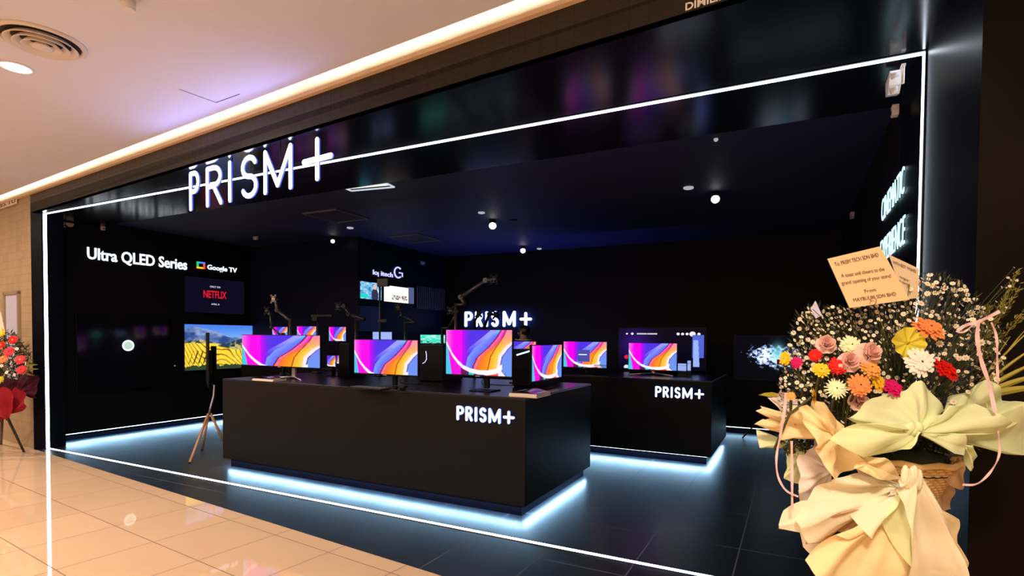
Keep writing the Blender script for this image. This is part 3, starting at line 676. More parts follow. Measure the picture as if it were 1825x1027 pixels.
mon_px('monitor in front of the large television on the black rear counter', 1120, 1205.5, 612, 659.5, 7.45, fn=wallpaper, stand='vee')
# big television on the rear counter
yb = 8.15; a, c = atY(1102, 665, yb), atY(1256, 665, yb)
tb = thing('television', 'large television standing at the back of the black rear counter with menu icons', 'television', ((a.x+c.x)/2, yb, CT))
zt_, zb_ = atY(1180, 585, yb).z, max(CT+.05, atY(1180, 663, yb).z)
b = B(); b.box(a.x-.015, c.x+.015, yb+.002, yb+.04, zb_-.015, zt_+.015, .004); obj('housing', b, M_plastic, tb)
screen('screen', (a.x, yb-.001, zb_), (c.x-a.x, 0, 0), (0, 0, zt_-zb_), osd, tb, 260, 150, 1.1)
for x in (a.x+.2, c.x-.2):
    b = B(); b.box(x-.012, x+.012, yb-.12, yb+.12, CT, CT+.014, .003); b.box(x-.012, x+.012, yb+.005, yb+.03, CT, zb_); obj('foot', b, M_plastic, tb)
# distant monitors on the bench
for lab, x0, x1, yt, yb2, yy, fn in (
    ('low distant monitor showing a purple picture, leftmost on the bench', 485, 512, 583, 600, 6.42, wall_wide),
    ('distant monitor with a magenta and blue picture, above the right half of the ultrawide one', 529, 563, 582, 600, 6.42, wall_wide),
    ('small distant squarish monitor left of the wide monitor in the middle', 586, 616, 583, 608, 6.42, wallpaper),
    ('distant monitor with pale blue writing seen over the middle monitor', 664, 698, 592, 606, 6.5, words),
    ('distant monitor with a turquoise picture left of the tallest one', 749, 793, 597, 612, 6.5, teal)):
    mon_px(lab, x0, x1, yt, yb2, yy, fn=fn, nu=60, nv=36)
mon_px('small monitor just right of the tallest one, half hidden behind a computer case', 914, 954.5, 609, 622, 5.3, fn=lambda u, v: wallpaper(u*.6+.35, v*.4+.55), nu=70, nv=40, neck=(atY(934, 620, 5.45).x, 5.45))
# computer cases
def pc(label, px0, px1, pyt, y, d=.4, light=None):
    a = atY(px0, pyt, y); c = atY(px1, pyt, y)
    t = thing('computer_case', label, 'computer', ((a.x+c.x)/2, y, CT))
    b = B(); b.box(a.x, c.x, y, y+d, CT+.012, a.z, .008); obj('case', b, M_plastic, t)
    for xx in (a.x+.03, c.x-.03):
        b = B(); b.box(xx-.015, xx+.015, y+.02, y+d-.02, CT, CT+.012); obj('foot', b, M_plastic, t)
    if light == 'curve':
        q = [atY(x, yy, y-.003) for x, yy in ((759, 626), (760, 633), (760, 641), (757, 646), (753, 648))]; b = B(); b.tube(q, .004, 6); obj('light_line', b, em('case_light', (.75, .65, 1.0), 1.5, raw=True), t)
    if light == 'bar':
        q = [atY(921, 633, y-.003), atY(944, 626, y-.003)]; b = B(); b.tube(q, .008, 6); obj('light_bar', b, em('case_light_bar', (.35, .55, 1.0), 3.0, raw=True), t)
    return t
pc('black computer case with a curved light line left of the tallest monitor', 744, 790, 614, 5.0, light='curve')
pc('black computer case with a slanting blue light bar right of the tallest monitor', 913, 948, 622, 4.95, d=.3, light='bar')
pc('dark computer case beside the two tablets, left of the wide middle monitor', 604, 622, 612, 4.95, d=.3)
# tablets
for lab, p_, s_ in (('small tablet showing an orange and purple picture on the long counter', (583, 598, 634, 653), 1), ('narrow tablet with a pink picture beside the other small tablet', (600, 604, 634, 648), 1)):
    y = 5.05; a = atY(p_[0], p_[3], y); c = atY(p_[1], p_[3], y); tp = atY(p_[0], p_[2], y)
    t = thing('tablet', lab, 'tablet', (a.x, y, CT))
    b = B(); b.box(a.x-.006, c.x+.006, y+.002, y+.010, a.z-.006, tp.z+.006, .002); obj('housing', b, M_plastic, t)
    screen('screen', (a.x, y, a.z), (c.x-a.x, 0, 0), (0, 0, tp.z-a.z), lambda u, v: wallpaper(.3+u*.6, v), t, 30, 40)
    b = B(); b.box((a.x+c.x)/2-.012, (a.x+c.x)/2+.012, y+.01, y+.06, CT, a.z+.03); b.box((a.x+c.x)/2-.05, (a.x+c.x)/2+.05, y-.03, y+.09, CT, CT+.008); obj('stand', b, M_plastic, t)
# info cards beside the monitor on the rear counter
for lab, q in (('small lit card right of the monitor in front of the large television', (1208, 1223, 648, 661)), ('second small lit card, right of the first one', (1225, 1231, 643, 661))):
    y = 7.5; a = atY(q[0], q[3], y); c = atY(q[1], q[3], y); tp = atY(q[0], q[2], y)
    t = thing('info_card', lab, 'card', (a.x, y, CT)); screen('screen', (a.x, y, a.z), (c.x-a.x, 0, 0), (0, 0, tp.z-a.z), words, t, 16, 30, 1.0)
    b = B(); b.box(a.x-.004, c.x+.004, y+.003, y+.012, CT, tp.z+.004); obj('back_board', b, M_plastic, t)

# ---------------------------------------------------------------- keyboard, mouse, brochures
k0 = atZ(630, 692, CT)+Vector((-.02, .02, 0)); kt = thing('keyboard', 'black keyboard in front of the middle monitor', 'keyboard', (k0.x, k0.y, CT), rz=-.05)
b = B(); b.box(0, .42, -.06, .07, 0, .014, .004); obj('case', b, M_plastic, kt, world=False)
b = B()
for r in range(5):
    for c in range(15): b.box(.012+c*.0268, .034+c*.0268, -.052+r*.0235, -.034+r*.0235, .014, .021, .002)
obj('keycaps', b, pm('keycap_grey', (.07, .065, .07), .5, raw=True), kt, world=False)
m0 = atZ(712, 697, CT); mt = thing('mouse', 'black mouse right of the keyboard', 'mouse', (m0.x, m0.y+.03, CT))
b = B(); b.ball((0, 0, .012), .05, 14, (.62, 1, .5)); bmesh.ops.bisect_plane(b.bm, geom=b.bm.verts[:]+b.bm.edges[:]+b.bm.faces[:], plane_co=(0, 0, 0.0), plane_no=(0, 0, -1), clear_outer=True); obj('shell', b, M_plastic, mt, world=False)
b = B(); b.cyl((-.006, .022, .036), (.006, .022, .036), .008); obj('wheel', b, M_metal, mt, world=False)
def brochures(label, c, rz, n, w_, d_):
    t = thing('brochure_stack', label, 'brochures', (c[0], c[1], CT), rz=rz); rs = random.Random(n)
    b = B()
    for i in range(n):
        z = i*.0055; ox, oy = rs.uniform(-.006, .006), rs.uniform(-.006, .006)
        b.box(ox, w_+ox, oy, d_+oy, z, z+.005)
    obj('pages', b, pm('page_paper', (.80, .68, .56), .7, raw=True), t, world=False)
    bm2 = B(); z = n*.0055; N_ = 12
    for s in (0, 1):
        bm2.mi = s
        for i in range(N_):
            u0, u1 = i/N_, (i+1)/N_; f = lambda u: z+.002+.022*math.sin(PI*min(1, u*1.15))*(1-.2*s)
            if (i*7+s*3) % 4 == (0 if s else 1) or s == 0:
                x0, x1 = w_*u0, w_*u1; y0, y1 = (0.005, d_) if s == 0 else (d_*.15, d_*.62)
                bm2.quad([(x0, y0, f(u0)+.0015*s*3), (x1, y0, f(u1)+.0015*s*3), (x1, y1, f(u1)*.9+z*.1+.0015*s*3), (x0, y1, f(u0)*.9+z*.1+.0015*s*3)])
    obj('cover', bm2, [pm('brochure_dark_cover', (.03, .02, .05), .25, raw=True), pm('brochure_pale_print', (.75, .70, .72), .4, raw=True)], t, world=False)
p = atZ(408, 681, CT); brochures('stack of open brochures at the left end of the long counter', (p.x+.02, C1[2]+.02), .0, 4, .34, .17)
p = atZ(885, 712, CT); brochures('stack of brochures at the right front corner of the long counter', (p.x, C1[2]+.02), .02, 6, .26, .30)

# cables
def cable(label, pts, r=.004): tag(obj('cable', B().tube(pts, r, 6), pm('cable_black', (.01, .01, .012), .5, raw=True)), label, 'cable')
q = atZ(703, 690, CT)
for lab, (px, py) in (('black cable curling behind the middle monitor', (690, 684)), ('black cable lying between the computer cases behind the tallest monitor', (838, 686))):
    q = atZ(px, py, CT); cable(lab, [Vector((q.x+.12*math.cos(i*.55)+.03*i, q.y+.15+.05*math.sin(i*.55), CT+.005+.05*max(0, math.sin(i*.55)))) for i in range(14)])

# ---------------------------------------------------------------- monitor arms
def vesa(c, n, s=.06):
    """four-armed mounting plate facing n"""
    b = B(); c = Vector(c); n = Vector(n).normalized(); u = n.cross(ZV).normalized(); v = u.cross(n)
    b.obox(c, u, n, v, s*1.0, .006, s*1.2)
    for i in (-1, 1):
        for j in (-1, 1):
            p = c+u*(i*s*.62)+v*(j*s*.75); d = (u*i+v*j).normalized(); b.obox((c+p)/2+d*.015, d, n, d.cross(n), s*.9, .006, s*.35)
            b.cyl(p+d*.0-n*.003, p+n*.003, s*.2, seg=10)
    return b
def arm(label, plate, joints, mat, base_xy, platemat=None, r=.022, facing=(0, -1, 0)):
    """plate centre, joints from the plate down to the post"""
    t = thing('monitor_mount', label, 'monitor arm', (*base_xy, CT))
    obj('mounting_plate', vesa(plate, facing), platemat or mat, t)
    pts = [Vector(plate)+Vector((0, .03, 0))]+[Vector(j) for j in joints]
    for i, (p, q) in enumerate(zip(pts[:-1], pts[1:])):
        b = B(); b.cyl(p, q, r*.75, r); b.cyl(p-YV*.022, p+YV*.022, r*1.2); obj('arm_link', b, mat, t)
    b = B(); top = pts[-1]; b.cyl((base_xy[0], base_xy[1], CT), (base_xy[0], base_xy[1], CT+.015), .05); b.cyl((base_xy[0], base_xy[1], CT+.015), (base_xy[0], base_xy[1], top.z+.02), .018); b.cyl(top, (base_xy[0], base_xy[1], top.z), .016); obj('post', b, mat, t)
    return t
Y5 = 4.95; k5 = lambda x, y: atY(x, y, Y5)
Mplate = pm('bone_plate', (.55, .45, .38), .4, raw=True); Mgr = pm('arm_grey', (.06, .056, .056), .35, raw=True, metal=.4)
c = k5(517, 600); arm('monitor arm with an empty bone-coloured plate, above the ultrawide monitor', k5(487, 533), [k5(494, 553), k5(516, 571)], Mgr, (c.x, Y5), Mplate)
c = k5(500, 598); arm('monitor arm with a lower dark grey plate, beside the bone-coloured one', k5(475, 554), [k5(481, 560), k5(484, 583), k5(498, 596)], Mgr, (c.x, Y5+.05), None, r=.014)
Y6 = 5.45; k6 = lambda x, y: atY(x, y, Y6)
c = k6(634, 612); arm('thick black monitor arm bent at the elbow with a small bright plate', k6(602, 547), [k6(614, 546), k6(622, 560), k6(650, 570)], M_metal, (c.x, Y6), Mgr, r=.026)
c = k6(722, 600); arm('thin dim monitor arm right of the tall pole', k6(709, 548), [k6(716, 562), k6(740, 575)], M_metal, (c.x, Y6), M_metal, r=.013)
c = k6(812, 600); arm('long monitor arm reaching up above the tallest monitor', k6(880, 498), [k6(866, 500), k6(822, 530), k6(828, 543)], Mgr, (c.x, Y6), M_metal, r=.026)
Y6 = 5.62; c = k6(788, 600); arm('dark monitor arm with a plate turned aside left of the back wall name', k6(802, 554), [k6(815, 556), k6(800, 585)], M_metal, (c.x, Y6), M_metal, r=.020)
Y6 = 5.9; c = k6(876, 600); arm('short dark monitor arm crossing the lit back wall name', k6(884, 561), [k6(872, 560), k6(864, 580)], M_plastic, (k6(864, 600).x, Y6), M_plastic, r=.02)
c = k6(848, 600); arm('dark plate on a thin post before the second letter of the back wall name', k6(853, 558), [k6(846, 572)], M_plastic, (k6(846, 600).x, Y6), M_plastic, r=.015)
# tall poles with clamps
def pole(label, px, ytop, y, clamps, r=.012):
    a = atY(px, ytop, y); t = thing('display_pole', label, 'pole', (a.x, y, CT))
    b = B(); b.cyl((a.x, y, CT), (a.x, y, CT+.02), .07, seg=20); obj('base', b, M_metal, t)
    b = B(); b.cyl((a.x, y, CT+.02), (a.x, y, a.z), r); obj('pole', b, M_metal, t)
    for (x0, y0, x1, y1) in clamps:
        p = atY(x0, y0, y-.02); q = atY(x1, y1, y-.02); b = B(); b.obox((p+q)/2, XV, YV, ZV, abs(q.x-p.x)+.01, .04, abs(q.z-p.z)+.01, .004); obj('clamp', b, M_metal, t)
    return t
pole('tall dark pole with clamps standing before the far televisions', 677, 476, 5.35, [(674, 498, 692, 510), (675, 570, 690, 574)])
pole('thin dark pole with a cross bar behind the ultrawide monitor', 566, 550, 5.35, [(556, 562, 592, 564), (558, 566, 566, 572)], .007)

# ---------------------------------------------------------------- easel stand with a television seen edge-on
A_, B2 = atZ(338, 826, 0), atZ(360, 803, 0); ap = atY(373, 737, 4.45); C_ = Vector((ap.x*3-A_.x-B2.x, ap.y*3-A_.y-B2.y, 0))
C_ = atZ(404, 800, 0)
es = thing('easel_stand', 'tripod television stand with three wooden legs left of the long counter', 'stand', (ap.x, 4.45, 0))
for f in (A_, B2, C_):
    b = B(); top = Vector((ap.x, 4.45, ap.z)); d_ = (f-top); s0 = top+d_*.02+ Vector((d_.x, d_.y, 0)).normalized()*.02
    b.cyl(s0, f+ZV*.012, .017, .013, 12); lg_ = obj('leg', b, M_wood, es)
    b = B(); b.cyl(f+ZV*.0125, f, .0145, .0135, 12); obj('foot_cap', b, M_plastic, lg_)
nk = [ap+ZV*(-.01), atY(377, 720, 4.45), atY(381, 705, 4.45), atY(382, 690, 4.45), atY(382, 660, 4.45), atY(381, 620, 4.45)]
b = B(); b.tube(nk, [.014, .012, .011, .011, .012, .012], 10); obj('neck', b, M_silver, es)
e1 = atY(381, 617, 4.45); e2 = atY(381, 686, 4.45); b = B(); b.obox((e1+e2)/2, XV, YV, ZV, .045, .05, e1.z-e2.z, .004); obj('bracket', b, M_plastic, es)
vd = Vector((ap.x, 4.45, 0)).normalized(); vd = (Matrix.Rotation(math.radians(1.2), 3, 'Z') @ vd); cn = atY(370, 640, 4.40); nn = vd.cross(ZV)
tvs = thing('television', 'thin black television seen edge-on on the wooden-legged stand', 'television', (cn.x, cn.y, 0.8))
zt_, zb_ = atY(369, 588, 4.4).z, atY(369, 690, 4.4).z
b = B(); b.obox(Vector((cn.x, cn.y, (zt_+zb_)/2))+vd*.0, vd, nn, ZV, .95, .022, (zt_-zb_)*.9, .006); obj('housing', b, M_plastic, tvs)
b = B(); b.obox(Vector((cn.x, cn.y, (zt_+zb_)/2-.05))+nn*.03, vd, nn, ZV, .5, .04, .3, .01); obj('rear_box', b, M_plastic, tvs)

# black stand half hidden by the flowers
f0 = atZ(1323, 781, 0); hd_ = atY(1366, 735, f0.y); st = thing('floor_stand', 'black thin-legged stand at the back right, half hidden by the flower stand', 'stand', (hd_.x, f0.y, 0))
for k in range(3):
    a = PI+2*PI*k/3; L_ = abs(hd_.x-f0.x); b = B(); b.cyl((hd_.x, f0.y, hd_.z), (hd_.x+L_*math.cos(a), f0.y+L_*math.sin(a)*.6, 0), .011); obj('leg', b, M_plastic, st)
b = B(); b.cyl((hd_.x, f0.y, hd_.z-.02), (hd_.x, f0.y, hd_.z+.35), .013); obj('pole', b, M_plastic, st)
# ---------------------------------------------------------------- person behind the counters
def skin_body(name, J, E_, mat, parent, lvl=2):
    me = bpy.data.meshes.new(name); me.from_pydata([j[0] for j in J], E_, [])
    o = bpy.data.objects.new(name, me); C.objects.link(o); o.parent = parent
    m = o.modifiers.new('skin', 'SKIN'); m.use_smooth_shade = True
    for i, j in enumerate(J):
        r = j[1]; me.skin_vertices[0].data[i].radius = (r, r) if not isinstance(r, tuple) else r
    me.skin_vertices[0].data[0].use_root = True
    o.modifiers.new('sub', 'SUBSURF').levels = lvl; o.modifiers['sub'].render_levels = lvl
    me.materials.append(mat); return o
hp = atY(933, 590, 8.0); HT = 1.735
PB = thing('person', 'person in a black shirt seen from behind under the lit wall name, head turned left', 'person', (hp.x, 8.0, 0), rz=math.radians(25))
M_skin = pm('skin', (.42, .24, .16), .55, raw=True); M_shirt = pm('black_shirt', (.012, .012, .015), .8, raw=True); M_trou = pm('dark_trousers', (.02, .02, .025), .85, raw=True); M_hair = pm('black_hair', (.012, .010, .010), .45, raw=True); M_shoe = pm('black_shoe', (.01, .01, .01), .4, raw=True)
def mirror(L): return [((-p[0], p[1], p[2]), r) for p, r in L]
J = [((0, 0, .93), (.15, .10)), ((0, -.005, 1.10), (.13, .09)), ((0, -.01, 1.30), (.16, .10)), ((0, 0, 1.455), (.10, .075)), ((0, .005, 1.515), (.052, .052)), ((0, .02, 1.56), (.062, .07)), ((0, .02, 1.64), (.074, .088)), ((0, .01, 1.70), (.05, .06))]
legs = [((.09, 0, .86), .085), ((.10, .01, .50), .058), ((.105, -.03, .10), .042), ((.11, .07, .035), .035), ((.115, .15, .03), .028)]
arms = [((.155, 0, 1.435), .055), ((.21, -.01, 1.37), .05), ((.25, -.02, 1.10), .040), ((.23, .14, .93), .030), ((.21, .24, .92), (.034, .018))]
JJ = list(J); E_ = [(i, i+1) for i in range(7)]
for mm in (lambda L: L, mirror):
    k = len(JJ); JJ += mm(legs); E_ += [(0, k)]+[(k+i, k+i+1) for i in range(4)]
    k = len(JJ); JJ += mm(arms); E_ += [(3, k)]+[(k+i, k+i+1) for i in range(4)]
    s_ = 1 if mm(arms)[0][0][0] > 0 else -1; hand = k+4
    for q, (dx, ln) in enumerate(((-.027, .062), (-.009, .075), (.009, .070), (.026, .055))):
        k = len(JJ); x = .205+dx; base_ = Vector((x*s_, .275, .918))
        JJ += [(tuple(base_), .0095), ((x*s_, .275+ln*.5, .908), .009), ((x*s_, .275+ln*.95, .885), .008)]; E_ += [(hand, k), (k, k+1), (k+1, k+2)]
    k = len(JJ); JJ += [((.168*s_, .25, .915), .011), ((.150*s_, .285, .90), .0095)]; E_ += [(hand, k), (k, k+1)]
bd = skin_body('body', JJ, E_, M_skin, PB)
ts = [(p, (r[0]+.012, r[1]+.012) if isinstance(r, tuple) else r+.012) for p, r in J[:4]]+[((0, .0, 1.50), .060)]
TE = [(i, i+1) for i in range(4)]
for mm in (lambda L: L, mirror):
    k = len(ts); ts += [(p, (r if not isinstance(r, tuple) else r[0])+.014) for p, r in mm(arms)[:2]]+[(mm([((.232, -.015, 1.21), .05)])[0])]; TE += [(3, k), (k, k+1), (k+1, k+2)]
skin_body('shirt', ts, TE, M_shirt, PB)
tr = [((0, 0, .95), (.163, .113))]; TE = []
for mm in (lambda L: L, mirror):
    k = len(tr); tr += [(p, r+.014) for p, r in mm(legs)[:2]]+[(mm([((.105, -.028, .12), .055)])[0])]; TE += [(0, k), (k, k+1), (k+1, k+2)]
skin_body('trousers', tr, TE, M_trou, PB)
for s_ in (-1, 1):
    b = B(); b.ball((.112*s_, .06, .045), .07, 12, (.75, 1.9, .65)); obj('shoe', b, M_shoe, PB, world=False)
# head turned to the left: hair, ears, nose, eyes, mouth
hd = Matrix.Translation((0, .02, 1.63)) @ Matrix.Rotation(math.radians(60), 4, 'Z')
def hobj(name, b, m):
    bmesh.ops.transform(b.bm, matrix=hd, verts=b.bm.verts[:]); return obj(name, b, m, PB, world=False)
b = B(); b.ball((0, -.012, .018), .10, 20, (.86, 1.02, .93))
bmesh.ops.bisect_plane(b.bm, geom=b.bm.verts[:]+b.bm.edges[:]+b.bm.faces[:], plane_co=(0, .035, .0), plane_no=(0, .75, -.66), clear_outer=True); hobj('hair', b, M_hair)
for s_ in (-1, 1):
    b = B(); b.ball((.082*s_, -.005, -.012), .026, 10, (.4, .7, 1.2)); hobj('ear', b, M_skin)
    b = B(); b.ball((.03*s_, .083, .0), .011, 8); hobj('eye', b, pm('eye_dark', (.05, .04, .04), .2, raw=True))
b = B(); b.ball((0, .098, -.022), .016, 10, (.8, 1.1, 1.5)); hobj('nose', b, M_skin)
b = B(); b.ball((0, .082, -.062), .022, 10, (1.1, .5, .35)); hobj('mouth', b, pm('lips', (.35, .15, .12), .5, raw=True))
b = B(); b.tube([(.16*math.cos(a)*.9, -.02+.085*math.sin(a), 1.512+.02*math.sin(a)) for a in [math.radians(x) for x in range(-160, -19, 14)]], .006, 6); obj('collar_piping', b, pm('white_piping', (.8, .8, .8), .6, raw=True), PB, world=False)

# ---------------------------------------------------------------- lamps and fittings of ceilings and walls
# mall ceiling: round diffuser, downlight, small spotlight, strip fitting
c = atZ(74, 72, MZ); rr = (atZ(159, 96, MZ)-atZ(-14, 52, MZ)).length/2
dfu = thing('air_diffuser', 'round concentric-ring air diffuser in the mall ceiling', 'air vent', (c.x, c.y, MZ))
M_dif = pm('diffuser_enamel', (.70, .62, .55), .45, raw=True)
b = B(); b.lathe(c, [(rr, 0), (rr, -.006), (rr*.93, -.02), (rr*.86, -.012), (rr*.86, -.002)], 48, cap=False); obj('outer_ring', b, M_dif, dfu)
b = B(); b.lathe(c, [(rr*.86, -.0015), (rr*.86, -.001)], 40); obj('throat', b, pm('vent_throat', (.03, .02, .02), .8, raw=True), dfu)
for k, (r0, r1, z0, z1) in enumerate(((.80, .66, -.004, -.034), (.62, .48, -.006, -.040), (.44, .30, -.008, -.045))):
    b = B(); b.lathe(c, [(rr*r1, z0), (rr*(r0), z1), (rr*(r0-.02), z1-.004), (rr*(r1-.03), z0)], 48, cap=False); obj('ring', b, M_dif, dfu)
b = B(); b.lathe(c, [(rr*.06, -.010), (rr*.26, -.046), (rr*.20, -.05), (.001, -.052)], 40); obj('centre_cone', b, M_dif, dfu)
c = atZ(28, 119, MZ); t = thing('downlight', 'glowing round downlight in the mall ceiling beside the air diffuser', 'lamp', (c.x, c.y, MZ))
b = B(); b.lathe(c, [(.098, 0), (.098, -.006), (.086, -.010), (.086, -.001)], 40, cap=False); obj('trim_ring', b, M_white, t)
b = B(); b.lathe(c, [(.086, -.006), (.07, -.0085)], 40); obj('lens', b, em('downlight_warm', (1, .88, .72), 8.0, raw=True), t)
c = atZ(228, -6, MZ); t = thing('spotlight', 'small cylindrical spotlight cut by the top edge of the picture at the left', 'lamp', (c.x, c.y, MZ))
b = B(); b.cyl(c, c-ZV*.015, .055, seg=20); obj('base', b, M_white, t)
b = B(); b.cyl(c-ZV*.015, c-ZV*.075, .035, seg=20); obj('barrel', b, M_white, t)
# slot light of the shop ceiling
p, q = atZ(619, 337, SOF), atZ(694, 330, SOF); d = (q-p); d.z = 0
sf = thing('slot_diffuser', 'long narrow white-framed slot in the dark shop ceiling', 'air vent', tuple((p+q)/2))
u = XV; L_ = 1.0
p = atZ(618, 336, CZ); q = atZ(695, 329, CZ); m_ = (p+q)/2; u = (q-p).normalized(); L_ = (q-p).length; n_ = ZV.cross(u)
for s_ in (-1, 1):
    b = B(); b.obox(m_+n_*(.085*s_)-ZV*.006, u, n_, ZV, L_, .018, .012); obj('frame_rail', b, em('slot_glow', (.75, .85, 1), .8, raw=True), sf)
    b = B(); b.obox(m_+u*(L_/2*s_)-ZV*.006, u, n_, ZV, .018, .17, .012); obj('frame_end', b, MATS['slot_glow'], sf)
b = B(); b.obox(m_+n_*-.02-ZV*.004, u, n_, ZV, L_*.94, .05, .008); obj('tube_lamp', b, em('slot_warm', (1, .93, .85), 1.0, raw=True), sf)
# square ceiling cassettes
for lab, (cx_, cy_), s2 in (('dark square ceiling air grille with pale left edges', (740, 424), .62), ('dark square ceiling air grille, the nearer one left of the other', (600, 384), .62)):
    c = atZ(cx_, cy_, CZ); t = thing('ceiling_grille', lab, 'air vent', (c.x, c.y, CZ)); s2 = s2/2
    b = B(); b.box(c.x-s2+.02, c.x+s2-.02, c.y-s2+.02, c.y+s2-.02, CZ-.012, CZ-.001); obj('face_panel', b, pm('grille_black', (.002, .002, .004), .7, raw=True), t)
    for (x0, x1, y0, y1) in ((-s2, -s2+.02, -s2, s2), (s2-.02, s2, -s2, s2), (-s2, s2, -s2, -s2+.02), (-s2, s2, s2-.02, s2)):
        b = B(); b.box(c.x+x0, c.x+x1, c.y+y0, c.y+y1, CZ-.022, CZ-.001); obj('frame', b, pm('grille_frame', (.09, .09, .13), .5, raw=True), t)
# ceiling spots
M_spot = em('spot_lamp', (1, .95, .92), 6.0, raw=True)
def spot(label, px, py, r=.04, power=0.0, ceil=CZ):
    c = atZ(px, py, ceil-.06); t = thing('ceiling_spotlight', label, 'lamp', (c.x, c.y, ceil))
    b = B(); b.cyl((c.x, c.y, ceil), (c.x, c.y, ceil-.02), r*.8, seg=16); b.cyl((c.x, c.y, ceil-.02), (c.x, c.y, ceil-.035), r*.3); obj('mount', b, M_plastic, t)
    d_ = (EYEV-c).normalized(); d_ = (d_+Vector((0, 0, -.8))).normalized()
    b = B(); b.cyl(c-d_*.04, c+d_*.03, r*.9, r, 20); obj('barrel', b, M_plastic, t)
    b = B(); b.ball(c+d_*.03, r*.95, 12); obj('lamp_glass', b, M_spot, t)
spot('bright spotlight with a star-like glint in the middle of the shop ceiling', 878, 400, .055)
spot('round glowing spotlight low above the back wall name', 932, 445, .05)
spot('small glowing spotlight above the left partition', 593, 428, .035)
spot('round glowing spotlight on its own right of the ceiling middle', 1275, 352, .05)
def disc(name, label, px, py, r, m, cat):
    c = atZ(px, py, CZ-.012); t = thing(name, label, cat, (c.x, c.y, CZ)); b = B(); b.lathe((c.x, c.y, CZ), [(r, 0), (r, -.012), (r*.8, -.018)], 24); obj('ring', b, M_plastic if m is None else m, t)
    b = B(); b.lathe((c.x, c.y, CZ), [(r*.55, -.018), (r*.5, -.022)], 20); obj('core', b, m or M_plastic, t)
M_dim = pm('pale_fitting', (.8, .78, .78), .5, raw=True); M_dl = em('fitting_glow', (.8, .8, .85), .5, raw=True)
disc('recessed_light', 'small pale oval recessed light left of the lone spotlight', 1227, 336, .055, M_dl, 'lamp')
disc('recessed_light', 'small pale recessed light just before the star-like spotlight', 858, 380, .045, M_dl, 'lamp')
disc('recessed_light', 'small pale recessed light in front of the left partition', 624, 407, .05, M_dl, 'lamp')
disc('recessed_light', 'small pale recessed light beside the spotlight over the back wall name', 961, 444, .045, M_dl, 'lamp')
disc('smoke_detector', 'small dark disc on the ceiling right of the star-like spotlight', 915, 394, .055, None, 'detector')
disc('recessed_light', 'tiny dim pair of dots high in the dark ceiling at the right', 1276, 250, .018, M_dl, 'lamp')
# emergency twin lamps and sensors
def twin(label, c, out, side, s=1.0, lamps=True, mt=None):
    c = Vector(c); out = Vector(out); side = Vector(side); t = thing('emergency_light', label, 'lamp', tuple(c)); mt = mt or M_white
    b = B(); b.prism([c+side*(-.11*s)+ZV*(.055*s), c+side*(.11*s)+ZV*(.055*s), c+side*(.09*s)-ZV*(.035*s), c+side*(.02*s)-ZV*(.075*s), c+side*(-.08*s)-ZV*(.05*s)], out*(.07*s)); obj('body', b, mt, t)
    if lamps:
        b = B(); b.cyl(c+side*(.15*s)+ZV*(.06*s), c+side*(.15*s)-ZV*(.06*s), .010*s); b.obox(c+side*(.12*s)+ZV*(.06*s), side, out, ZV, .10*s, .02, .015*s); obj('bracket', b, mt, t)
        for k in (-1, 1):
            q = c+side*(.15*s)-ZV*((.035+.05*k)*s)+out*(.03*s); b = B(); b.cyl(q, q+(out-ZV*.3)*(.04*s), .018*s, .026*s, 14); obj('lamp_head', b, mt, t)
    return t
def small_sensor(label, c, out, side, s, m):
    c = Vector(c); t = thing('wall_sensor', label, 'sensor', tuple(c)); out = Vector(out); side = Vector(side)
    b = B(); b.obox(c+out*.02, side, out, ZV, s, .04, s*1.15, .006); obj('housing', b, m, t); b = B(); b.ball(c+out*.042-ZV*(s*.2), s*.22, 10); obj('lens', b, M_dl if False else M_plastic, t)
M_e = pm('cream_fitting', (.72, .60, .52), .5, raw=True); M_e2 = pm('grey_fitting', (.45, .42, .42), .5, raw=True)
c = atZ(1600, 150, 3.03); c.x = RX-.001-.10; twin('white twin-lamp emergency light high on the right jamb', c, (-1, 0, 0), (0, -1, 0), .82, mt=M_white); 
c = atZ(1586, 199, 3.02); c.x = RX-.045; small_sensor('small cream box below the emergency light on the right jamb', c, (-1, 0, 0), (0, 1, 0), .06, M_e)
c = atX(120, 400, -8.93+.0); c = Vector((-8.938, 3.74, atX(117, 400, -8.93).z)); c = atY(117, 400, 3.86); c = Vector((c.x, 3.93, c.z)); twin('small white twin-lamp emergency light at the top of the left wall', (LX+.002, 4.08, atX(117, 400, LX).z), (1, 0, 0), (0, -1, 0), .42, mt=M_e)
c = atX(182, 407, LX+.002); small_sensor('tiny pale box on the left wall above the lit words', c, (1, 0, 0), (0, 1, 0), .05, M_e)
c = atZ(457, 425, CZ-.04); twin('small pale fitting hanging at the inner end of the left wall', (c.x, c.y, c.z), (0, -1, 0), (1, 0, 0), .45, lamps=False, mt=M_e2)
c = atY(753, 469, BY-.002); c = atX(752, 469, PXX+.002); twin('tiny grey fitting high at the far corner beside the brand word', c, (1, 0, 0), (0, 1, 0), .5, lamps=False, mt=M_e2)
c = atX(1522, 384, RX-.002); twin('dim grey fitting high on the right wall', c, (-1, 0, 0), (0, -1, 0), .6, lamps=False, mt=M_e2)

